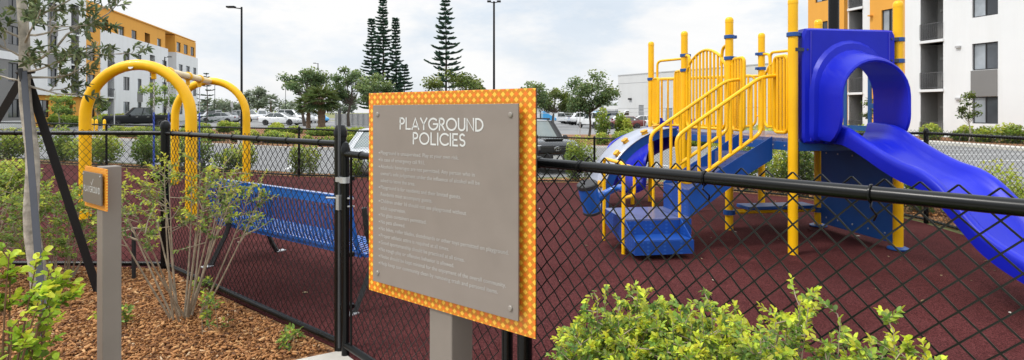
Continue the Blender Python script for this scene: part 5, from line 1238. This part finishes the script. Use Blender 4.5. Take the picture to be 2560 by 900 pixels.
m = MB(); FW.slab(m, -4.4, -.01, 1.6, 1.9, -1.0, .6); m.build('canopy', M_greylt, ws, smooth=False)
for a in (-3.6, -1.4): m = MB(); FW.slab(m, a, a + .9, -.5, 1.5, -.999, -.93); m.build('door', M_glassdk, ws, smooth=False)
lw = thing('low_building', 'small pale flat roofed building far off behind the blue trucks', 'building', (8, 140, -.4)); m = MB(); m.box((8, 142, 1.0), (26, 8, 3.2)); m.build('wall', M_white, lw, smooth=False); m = MB(); m.box((8, 142, 2.7), (26.6, 8.6, .25)); m.build('roof', M_greylt, lw, smooth=False)
for k in range(5): m = MB(); m.box((-2 + k * 5, 137.9, .8), (2.2, .25, 1.8)); m.build('window', M_glassdk, lw, smooth=False)
# far grey service fence behind the palms
sf = thing('service_fence', 'grey metal screen fence far behind the palms', 'fence', (X(890, 66), 66, -.4)); 
for k in range(9): m = MB(); m.box((X(845, 66) + k * .62, 66 + .1 * k, .35), (.55, .05, 1.9)); m.build('panel', M_greylt, sf, smooth=False)
for k in range(10): m = MB(); m.box((X(845, 66) - .31 + k * .62, 66 + .1 * k - .05, .4), (.07, .07, 2.0)); m.build('post', M_galv, sf, smooth=False)

# ------------------------------------------------------------------ lamp posts and signs
def lamp(label, px, Y, top, arm, two=False, r_=.075):
    c = on(X(px, Y), Y); o = thing('street_lamp', label, 'lamp post', c, 'tall dark lamp posts in the car park'); m = MB(); m.rod(c - EZ * .05, (c.x, c.y, top), r_, 10, r_ * .75); m.build('pole', M_black, o)
    m = MB(); m.lathe([(r_ * 3, -.1), (r_ * 3, .5), (r_ * 2.6, .56)], 14, c); m.build('base', M_conc, o)
    for sg in ((1, -1) if two else (1,)):
        d = Vector((arm * sg, 0, 0)); h = MB(); h.beam((c.x, c.y, top - .08), Vector((c.x, c.y, top - .04)) + d * .45, .05, .05); h.obox(Vector((c.x, c.y, top + .0)) + d * .62, d * .25, (0, .12, 0), (0, 0, .045)); h.build('lamp_head', M_black, o, bevel=.02)
lamp('tall dark lamp post with a single arm between swing and sky', 604, 28, 6.75, -.85, r_=.062)
lamp('tall dark lamp post rising above the top of the big sign', 1235, 32, 7.82, -.45, True, r_=.075)
lamp('small far lamp post above the round tree left of the palms', 795, 78, 8.3, -.75)
lamp('far lamp post in front of the left apartment block', 412, 66, 8.0, .9)
lamp('faint far lamp post at the end of the left block', 537, 110, 6.8, .9, r_=.06)
lamp('far lamp post rising beside the hazy tree', 714, 95, 5.5, .6, r_=.05)
c = on(6.32, 11.0); o = thing('shade_pole', 'thick black pole rising behind the top edge of the blue slide hood', 'pole', c); m = MB(); m.rod(c, (c.x, c.y, 5.2), .097, 16); m.build('shaft', M_black, o); m = MB(); m.lathe([(.2, 0), (.2, .02), (.12, .04)], 14, c); m.build('base_plate', M_black, o)
c = on(X(286, 40), 40); o = thing('stop_sign', 'octagonal road sign seen edge on in front of the black pickup', 'road sign', c); m = MB(); m.rod(c, (c.x, c.y, 3.05), .03, 8); m.build('post', M_galv, o)
m = MB(); ex = Vector((-.48, .877, 0)); nn_ = Vector((.877, .48, 0)); m.prism([(.34 * math.cos(PI / 8 + k * PI / 4), .34 * math.sin(PI / 8 + k * PI / 4)) for k in range(8)], (c.x + .04, c.y, 2.72), ex, EZ, nn_ * .006); m.build('plate', M_galv, o, smooth=False)
for i, (px, Y) in enumerate([(231, 38), (241, 36), (261, 36)]):
    c = on(X(px, Y), Y); m = MB(); m.lathe([(.085, 0), (.085, .92), (.07, .99), (.03, 1.03), (0, 1.04)], 12, c); o = m.build('bollard', M_yellow); tag(o, 'yellow bollard by the road, ' + ['left one of the pair just left of the sign post', 'right one of the close pair', 'single one right of the swing leg'][i], 'bollard', 'yellow bollards along the far kerb')
for i, (px, Y, lb_) in enumerate([(580, 62, 'thin sign pole beside the dark parked hatchback'), (1450, 44, 'pale sign pole left of the white pickup')]):
    c = on(X(px, Y), Y); o = thing('road_sign', lb_, 'road sign', c); m = MB(); m.rod(c, c + EZ * 2.6, .035, 8); m.build('post', M_galv, o); m = MB(); m.box(c + Vector((0, -.04, 2.3)), (.30, .01, .5)); m.build('plate', M_greylt, o, smooth=False)

# ------------------------------------------------------------------ vehicles
def car(name, label, cat, loc, heading, pm, kind='sedan', group='cars in the car park', detail=False, gm_=None):
    """local x forward; heading = direction of x in plan"""
    o = thing(name, label, cat, (0, 0, 0), group); gm_ = gm_ or M_carglass
    sp = dict(sedan=(4.7, .90, 1.41), suv=(4.75, .95, 1.78), hatch=(4.2, .88, 1.48), pickup=(5.8, 1.0, 1.93), fourrunner=(4.8, .96, 1.70), van=(5.4, 1.0, 2.1))[kind]; L, w, H = sp; h = L / 2
    if kind in ('sedan', 'hatch'): st = [(-h, .62, .42, .80, .86), (-h + .12, .86, .30, .92, .97), (-h + .75, w, .22, .93, 1.0), (-.4, w, .20, .90, .94), (.75, w, .20, .90, .93), (1.25, w, .22, .86, .90), (h - .5, w * .95, .22, .74, .80), (h - .12, w * .84, .25, .62, .68), (h, w * .68, .34, .54, .58)]
    elif kind == 'pickup': st = [(-h, w * .95, .55, 1.12, 1.14), (-h + .1, w, .48, 1.18, 1.2), (-1.0, w, .40, 1.18, 1.2), (1.0, w, .40, 1.16, 1.2), (1.3, w, .40, 1.13, 1.2), (h - .25, w, .42, 1.06, 1.13), (h - .05, w * .96, .45, 1.0, 1.06), (h, w * .9, .55, .9, .95)]
    else: st = [(-h, w * .88, .5, 1.02, 1.05), (-h + .12, w * .97, .40, 1.08, 1.1), (-1.0, w, .32, 1.06, 1.08), (.9, w, .32, 1.04, 1.08), (1.15, w, .33, 1.02, 1.10), (h - .4, w * .98, .36, .98, 1.07), (h - .08, w * .92, .40, .90, .99), (h, w * .82, .50, .80, .86)]
    rings = []
    for (x, ww, zb, zs, zt) in st:
        half = [(ww * .80, zb), (ww * .97, zb + .10), (ww, (zb + zs) / 2 + .05), (ww * .985, zs - .06), (ww * .95, zs), (ww * .82, zt - .01), (ww * .4, zt + .02)]
        rings.append([Vector((x, y, z)) for y, z in half] + [Vector((x, -y, z)) for y, z in half[::-1]])
    m = MB(); m.loft(rings); b = m.build('body', pm, o, fix=True, sharp=48)
    cabs = dict(sedan=[(-1.85, -1.05, .35, 1.30)], hatch=[(-1.98, -1.5, .25, 1.15)], suv=[(-2.15, -1.85, .25, 1.05)], fourrunner=[(-2.25, -2.0, .2, .86)], pickup=[(-1.02, -.92, .52, 1.22)], van=[(-2.5, -2.4, .9, 1.6)])[kind]
    for (xa, xb, xc, xd) in cabs:
        zb = (st[3][3] - .03); wb = w * .94; wt = w * .76; nx = 8
        bot = [Vector((xa, -wb * .93, zb)), Vector((xa + .1, -wb, zb)), Vector((xd - .12, -wb, zb)), Vector((xd + .05, -wb * .75, zb)), Vector((xd + .14, 0, zb)), Vector((xd + .05, wb * .75, zb)), Vector((xd - .12, wb, zb)), Vector((xa + .1, wb, zb)), Vector((xa, wb * .93, zb))]
        top = [Vector((xb, -wt * .9, H - .06)), Vector((xb + .1, -wt, H - .05)), Vector((xc - .1, -wt, H - .05)), Vector((xc + .02, -wt * .75, H - .05)), Vector((xc + .06, 0, H - .045)), Vector((xc + .02, wt * .75, H - .05)), Vector((xc - .1, wt, H - .05)), Vector((xb + .1, wt, H - .05)), Vector((xb, wt * .9, H - .06))]
        m = MB(); m.loft([bot, top]); m.build('windows', gm_, o, fix=True, sharp=30)
        m = MB(); m.loft([[p + EZ * -.02 for p in top], [Vector((p.x * .995 + .0, p.y * 1.01, H - .03)) for p in top], [Vector(((p.x - (xb + xc) / 2) * .9 + (xb + xc) / 2, p.y * .85, H)) for p in top]]); m.build('roof', pm, o, fix=True, sharp=50)
        m = MB(); pr_ = .035 if not detail else .042
        for i in (1, 2, 6, 7, 3, 5): 
            if i in (3, 5): continue
            m.tube([bot[i] * 1.003, top[i] * 1.003], pr_, 6)
            if detail: m.build('pillar', M_blackmat, o); m = MB()
        for t_ in (.42,):
            for sgn in (0, 1):
                i0, i1 = ((1, 2), (7, 6))[sgn]; m.tube([bot[i0].lerp(bot[i1], t_) * 1.003, top[i0].lerp(top[i1], t_) * 1.003], pr_ * .9, 6)
                if detail: m.build('pillar', M_blackmat, o); m = MB()
        for i0, i1 in ((2, 3), (5, 6)): m.loft([[bot[i0] * 1.006, bot[i1] * 1.006], [top[i0] * 1.006, top[i1] * 1.006]], closed=False)
        m.build('pillar', pm if not detail else M_blackmat, o)
        for sgn in (-1, 1):
            m = MB(); m.lathe([(.02, 0), (.09, .03), (.10, .10), (.06, .16)], 10, (xd - .35, sgn * (w + .03), zb + .06), (0, sgn, .15)); m.build('mirror', pm if not detail else M_blackmat, o)
    if kind == 'pickup':
        m = MB(); m.box((-2.0, 0, 1.19), (1.75, 1.62, .06)); m.build('cargo_bed', M_blackmat, o, smooth=False)
    wr = .33 if kind in ('sedan', 'hatch') else .39
    for x in (-h + (.98 if kind != 'pickup' else 1.25), h - .92):
        for sgn in (-1, 1):
            m = MB(); m.lathe([(wr * .62, -.11), (wr * .96, -.11), (wr, -.08), (wr, .08), (wr * .96, .11), (wr * .62, .11)], 18, (x, sgn * (w - .09), wr), (0, sgn, 0)); wh = m.build('wheel', M_tyre, o)
            m = MB(); m.lathe([(wr * .64, -.02), (wr * .64, .112), (wr * .56, .105), (wr * .2, .085), (0, .09)], 14, (x, sgn * (w - .09), wr), (0, sgn, 0)); m.build('rim', M_rim, wh)
            m = MB(); m.lathe([(wr * 1.10, -.02), (wr * 1.10, .004), (0, .005)], 18, (x, sgn * (w - .012), wr + .03), (0, sgn, 0)); m.build('wheel_arch', M_blackmat, o)
    for sgn in (-1, 1):
        zf = st[-2][3] - .07
        if not detail:
            m = MB(); m.obox((h - .10, sgn * w * .66, zf), (.08, 0, 0), (-.03 * 0, w * .17, 0), (0, 0, .055)); m.build('headlight', M_lamp, o, bevel=.02)
        m = MB(); m.obox((-h + .04, sgn * w * .74, st[1][3] - .14), (.05, 0, 0), (0, w * .13, 0), (0, 0, .09 if kind != 'pickup' else .16)); m.build('tail_light', M_tail, o, bevel=.015)
        for xx in ((.15, -.85) if kind != 'pickup' else (.3, -.6)):
            m = MB(); m.obox((xx, sgn * (w + .004), st[3][3] - .14), (.09, 0, 0), (0, .012, 0), (0, 0, .015)); m.build('door_handle', M_chrome, o)
    if kind == 'pickup':
        m = MB(); m.box((-h - .06, 0, .55), (.16, 1.9, .2)); m.build('bumper', M_chrome if pm is P_blackm else M_rail, o, bevel=.03)
        m = MB(); m.obox((-1.035, 0, 1.52), (.012, 0, 0), (0, .62, 0), (0, 0, .17)); m.build('rear_window', M_carglass, o)
    ang = math.atan2(heading[1], heading[0]); o.location = on(loc[0], loc[1], .014); o.rotation_euler = (0, 0, ang); return o, b
AF = lambda px, Y: (X(px, Y), Y)
# the black off-roader facing the fence
suv, sb = car('parked_suv', 'black off road vehicle facing the back fence beside the big sign', 'SUV', (.72, 20.15), (.30, -.954), P_black, 'fourrunner', detail=True, gm_=M_carglasslt)
h_ = 2.4
def sbox(nm, m_, items, parent=suv, bev=.012):
    m = MB()
    for c, s in items: m.box(c, s)
    suv_l = suv.location.copy(); suv.location = (0, 0, 0); o = m.build(nm, m_, parent, bevel=bev); suv.location = suv_l; return o
sbox('grille', M_blackmat, [((h_ - .01, 0, .80), (.10, 1.12, .22)), ((h_ + .01, 0, .56), (.08, 1.25, .16))])
sbox('bumper', mat('dark_bumper', (.035, .037, .04), .55), [((h_ - .02, 0, .44), (.16, 1.72, .16)), ((h_ - .03, .78, .62), (.14, .28, .30)), ((h_ - .03, -.78, .62), (.14, .28, .30))], bev=.03)
sbox('hood_scoop', P_black, [((1.75, 0, 1.10), (.9, .62, .07))], bev=.025)
for sgn in (-1, 1):
    sbox('headlight', M_lamp, [((h_ - .10, sgn * .64, .875), (.14, .28, .13))], bev=.03); sbox('fog_lamp', M_lamp, [((h_ + .045, sgn * .76, .60), (.02, .10, .08))])
    sbox('roof_rail', M_blackmat, [((-.9, sgn * .66, 1.74), (1.9, .045, .05))])
lc = suv.location.copy(); suv.location = (0, 0, 0); m = MB(); cE = Vector((h_ + .055, 0, .81))
for ry_, rz_, dz in ((.105, .068, 0), (.036, .064, 0), (.075, .026, .036)):
    m.tube([cE + Vector((0, ry_ * math.cos(2 * PI * k / 24), dz + rz_ * math.sin(2 * PI * k / 24))) for k in range(24)], .0105, 6, closed=True)
m.build('emblem', M_chrome, suv); m = MB(); m.beam((h_ + .03, -.55, .86), (h_ + .03, .55, .86), .025, .03); m.beam((h_ + .03, -.55, .72), (h_ + .03, .55, .72), .02, .025); m.build('grille_bar', mat('dark_chrome', (.12, .12, .125), .3, .7), suv)
m = MB(); m.box((h_ + .065, 0, .53), (.012, .32, .15)); m.build('number_plate', M_letter, suv); suv.location = lc
car('parked_car', 'silver car facing the back fence between gate post and big sign', 'car', (-3.95, 17.3), (.05, -1), P_silver, 'sedan', gm_=M_carglasslt)
car('parked_pickup', 'black four door pickup parked before the left apartment block', 'pickup', AF(349, 54), (-.78, -.62), P_blackm, 'pickup')
car('parked_car', 'silver sedan in profile parked beyond the swing', 'car', AF(549, 78), (-1, -.1), P_silver, 'sedan')
car('parked_car', 'white car parked left behind the silver sedan', 'SUV', AF(517, 83), (-.5, -.9), P_white, 'suv')
car('parked_car', 'black hatchback half hidden behind the silver sedan', 'car', AF(588, 84), (.9, -.5), P_black, 'hatch')
car('parked_car', 'white car behind the far swing leg', 'car', AF(622, 84), (.9, -.5), P_white, 'suv')
car('parked_car', 'silver van behind the tall lamp post', 'van', AF(592, 92), (-1, -.2), P_silver, 'suv')
car('parked_car', 'bright white sedan in profile left of the palms', 'car', AF(703, 63), (1, -.12), P_white, 'sedan')
car('parked_car', 'white SUV just behind the bright white sedan', 'SUV', AF(737, 70), (1, -.3), P_white, 'suv')
car('parked_car', 'white car nearest the palm trunks', 'car', AF(770, 76), (.8, -.5), P_white, 'sedan')
car('parked_car', 'pale blue car behind the cabbage palms', 'car', AF(790, 80), (.8, -.5), P_blue, 'hatch')
for i, (px, Y, pm, kd, w) in enumerate([(498, 100, P_white, 'suv', 'leftmost in the far row beside the building end'), (560, 108, P_grey, 'sedan', 'behind the silver sedan'), (640, 112, P_white, 'sedan', 'right of the far swing arch'), (668, 118, P_grey, 'hatch', 'under the tiny palm'), (655, 104, P_silver, 'suv', 'under the hazy tree'), (690, 122, P_silver, 'sedan', 'over the roof of the bright white sedan')]):
    car('parked_car', 'small far parked car ' + w, 'car', AF(px, Y), (.5, -1), pm, kd, group='far row of parked cars')
car('parked_pickup', 'white pickup seen from the rear by the round crowned tree', 'pickup', AF(1487, 68), (-.35, .95), P_white, 'pickup')
car('parked_car', 'dark red sedan before the white store', 'car', AF(1560, 64), (-1, .1), P_red, 'sedan')
car('parked_car', 'white car at the left of the dark red sedan', 'car', AF(1537, 70), (-.9, -.5), P_white, 'sedan')
car('parked_car', 'white car at the right of the dark red sedan', 'car', AF(1604, 64), (-1, .05), P_white, 'sedan')
car('parked_pickup', 'white pickup far behind the trunk of the round crowned tree', 'pickup', AF(1470, 84), (1, .1), P_white, 'pickup')
car('parked_car', 'grey sedan far off between the blue trucks', 'car', AF(1428, 96), (1, .1), P_grey, 'sedan')
def truck(label, px, Y, hd):
    c = on(X(px, Y), Y, .012); o = thing('utility_truck', label, 'truck', (0, 0, 0), 'blue and white utility trucks in the far lot')
    m = MB(); m.prism([(-2.6, .6), (-.4, .6), (-.4, 1.0), (-2.4, 2.1), (-2.6, 2.1)], (0, -.95, 0), (1, 0, 0), EZ, (0, 1.9, 0)); m.build('cargo_box', P_blue, o, smooth=False, bevel=.05)
    m = MB(); m.prism([(-.38, .5), (2.3, .5), (2.35, 1.05), (1.3, 1.2), (.8, 1.95), (-.38, 1.95)], (0, -.93, 0), (1, 0, 0), EZ, (0, 1.86, 0)); m.build('cab', P_white, o, smooth=False, bevel=.06)
    m = MB(); m.prism([(-.1, 1.25), (1.18, 1.25), (.78, 1.85), (-.1, 1.85)], (0, -.96, 0), (1, 0, 0), EZ, (0, 1.92, 0)); m.build('windows', M_carglass, o, smooth=False)
    for x in (-1.7, 1.5):
        for sg in (-1, 1): m = MB(); m.lathe([(.2, -.12), (.4, -.12), (.4, .12), (.2, .12)], 14, (x, sg * .85, .4), (0, sg, 0)); m.build('wheel', M_tyre, o)
    o.location = c; o.rotation_euler = (0, 0, math.atan2(hd[1], hd[0]))
truck('blue and white utility truck far off right of the black car roof', 1394, 92, (1, .1)); truck('blue and white utility truck left of the round crowned tree trunk', 1452, 86, (-1, -.1)); truck('blue and white utility truck right of the dark red sedan', 1575, 84, (-1, 0))
# chain fence of the far lot
ff = thing('lot_fence', 'thin grey wire fence round the far lot beyond the island', 'fence', on(8, 58), None)
for k in range(9): m = MB(); q = on(2 + 2.4 * k, 58 + .3 * k); m.rod(q, q + EZ * 1.9, .03, 6); m.build('post', M_galv, ff)
m = MB(); m.tube([on(2 + 2.4 * k, 58 + .3 * k, 1.88) for k in range(9)], .025, 5); m.build('top_rail', M_galv, ff)
# ------------------------------------------------------------------ light, sky, camera
SE, SA = 52, 205        # sun elevation; azimuth (degrees, blender z rotation convention below)
w = bpy.data.worlds.new('World'); scene.world = w; w.use_nodes = True; nt = w.node_tree; nt.nodes.clear()
N = lambda t_, **k: (lambda n: ([setattr(n, a, b) for a, b in k.items()], n)[1])(nt.nodes.new(t_))
out = N('ShaderNodeOutputWorld'); sky = N('ShaderNodeTexSky', sky_type='NISHITA', sun_disc=False)
sdir = Vector((-.72, -.30, 1.0)).normalized()
sky.sun_elevation = math.asin(sdir.z); sky.sun_rotation = math.atan2(sdir.x, sdir.y); sky.altitude = 0; sky.air_density = 1.0; sky.dust_density = 2.0
bg1 = N('ShaderNodeBackground'); bg1.inputs['Strength'].default_value = .13; nt.links.new(sky.outputs[0], bg1.inputs[0])
tc = N('ShaderNodeTexCoord'); mp = N('ShaderNodeMapping'); mp.inputs['Scale'].default_value = (1.0, 1.0, 2.6); mp.inputs['Location'].default_value = (.45, .2, .3); nt.links.new(tc.outputs['Generated'], mp.inputs[0])
n1 = N('ShaderNodeTexNoise'); n1.inputs['Scale'].default_value = 2.1; n1.inputs['Detail'].default_value = 8; n1.inputs['Roughness'].default_value = .58; n1.inputs['Distortion'].default_value = .3; nt.links.new(mp.outputs[0], n1.inputs['Vector'])
n2 = N('ShaderNodeTexNoise'); n2.inputs['Scale'].default_value = 4.5; n2.inputs['Detail'].default_value = 7; n2.inputs['Roughness'].default_value = .6; nt.links.new(mp.outputs[0], n2.inputs['Vector'])
r1 = N('ShaderNodeValToRGB'); r1.color_ramp.elements[0].position = .40; r1.color_ramp.elements[0].color = (.78, .86, .95, 1); r1.color_ramp.elements[1].position = .58; r1.color_ramp.elements[1].color = (1.0, 1.0, 1.0, 1); nt.links.new(n2.outputs[0], r1.inputs[0])
r2 = N('ShaderNodeValToRGB'); r2.color_ramp.elements[0].position = .30; r2.color_ramp.elements[0].color = (.80, .80, .80, 1); r2.color_ramp.elements[1].position = .50; r2.color_ramp.elements[1].color = (1, 1, 1, 1); nt.links.new(n1.outputs[0], r2.inputs[0])
# brighter haze low down
sx = N('ShaderNodeSeparateXYZ'); nt.links.new(tc.outputs['Generated'], sx.inputs[0])
mr = N('ShaderNodeMapRange'); mr.inputs['From Min'].default_value = .0; mr.inputs['From Max'].default_value = .16; mr.inputs['To Min'].default_value = .6; mr.inputs['To Max'].default_value = 0.; nt.links.new(sx.outputs[2], mr.inputs[0])
mxc = N('ShaderNodeMix', data_type='RGBA'); nt.links.new(mr.outputs[0], mxc.inputs[0]); nt.links.new(r1.outputs[0], mxc.inputs[6]); mxc.inputs[7].default_value = (.98, .98, .98, 1)
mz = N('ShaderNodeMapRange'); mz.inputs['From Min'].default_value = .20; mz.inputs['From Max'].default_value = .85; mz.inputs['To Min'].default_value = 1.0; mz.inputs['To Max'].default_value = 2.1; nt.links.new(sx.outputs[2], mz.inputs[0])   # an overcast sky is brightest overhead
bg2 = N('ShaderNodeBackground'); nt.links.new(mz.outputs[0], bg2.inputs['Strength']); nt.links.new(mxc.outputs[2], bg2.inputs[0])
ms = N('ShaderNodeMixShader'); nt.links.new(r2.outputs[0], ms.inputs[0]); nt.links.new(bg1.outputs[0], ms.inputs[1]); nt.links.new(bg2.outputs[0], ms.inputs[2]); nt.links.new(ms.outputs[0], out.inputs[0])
sl = bpy.data.lights.new('sun', 'SUN'); sl.energy = 2.1; sl.angle = R(11); sl.color = (1, .96, .90)
so = bpy.data.objects.new('sun', sl); COL.objects.link(so); so.rotation_euler = sdir.to_track_quat('Z', 'Y').to_euler()
cam = bpy.data.cameras.new('camera'); co = bpy.data.objects.new('camera', cam); COL.objects.link(co)
co.location = (0, 0, CH); co.rotation_euler = (R(90), 0, 0)
cam.sensor_width = 36; cam.lens = 36 * F / 2560; cam.shift_y = -(450 - HY) / 2560; cam.clip_start = .05; cam.clip_end = 3000
scene.camera = co
scene.view_settings.view_transform = 'Standard'; scene.view_settings.look = 'None'; scene.view_settings.exposure = 0; scene.view_settings.gamma = 1
scene.render.engine = 'CYCLES'; scene.cycles.use_denoising = True; scene.cycles.max_bounces = 6; scene.cycles.transparent_max_bounces = 4
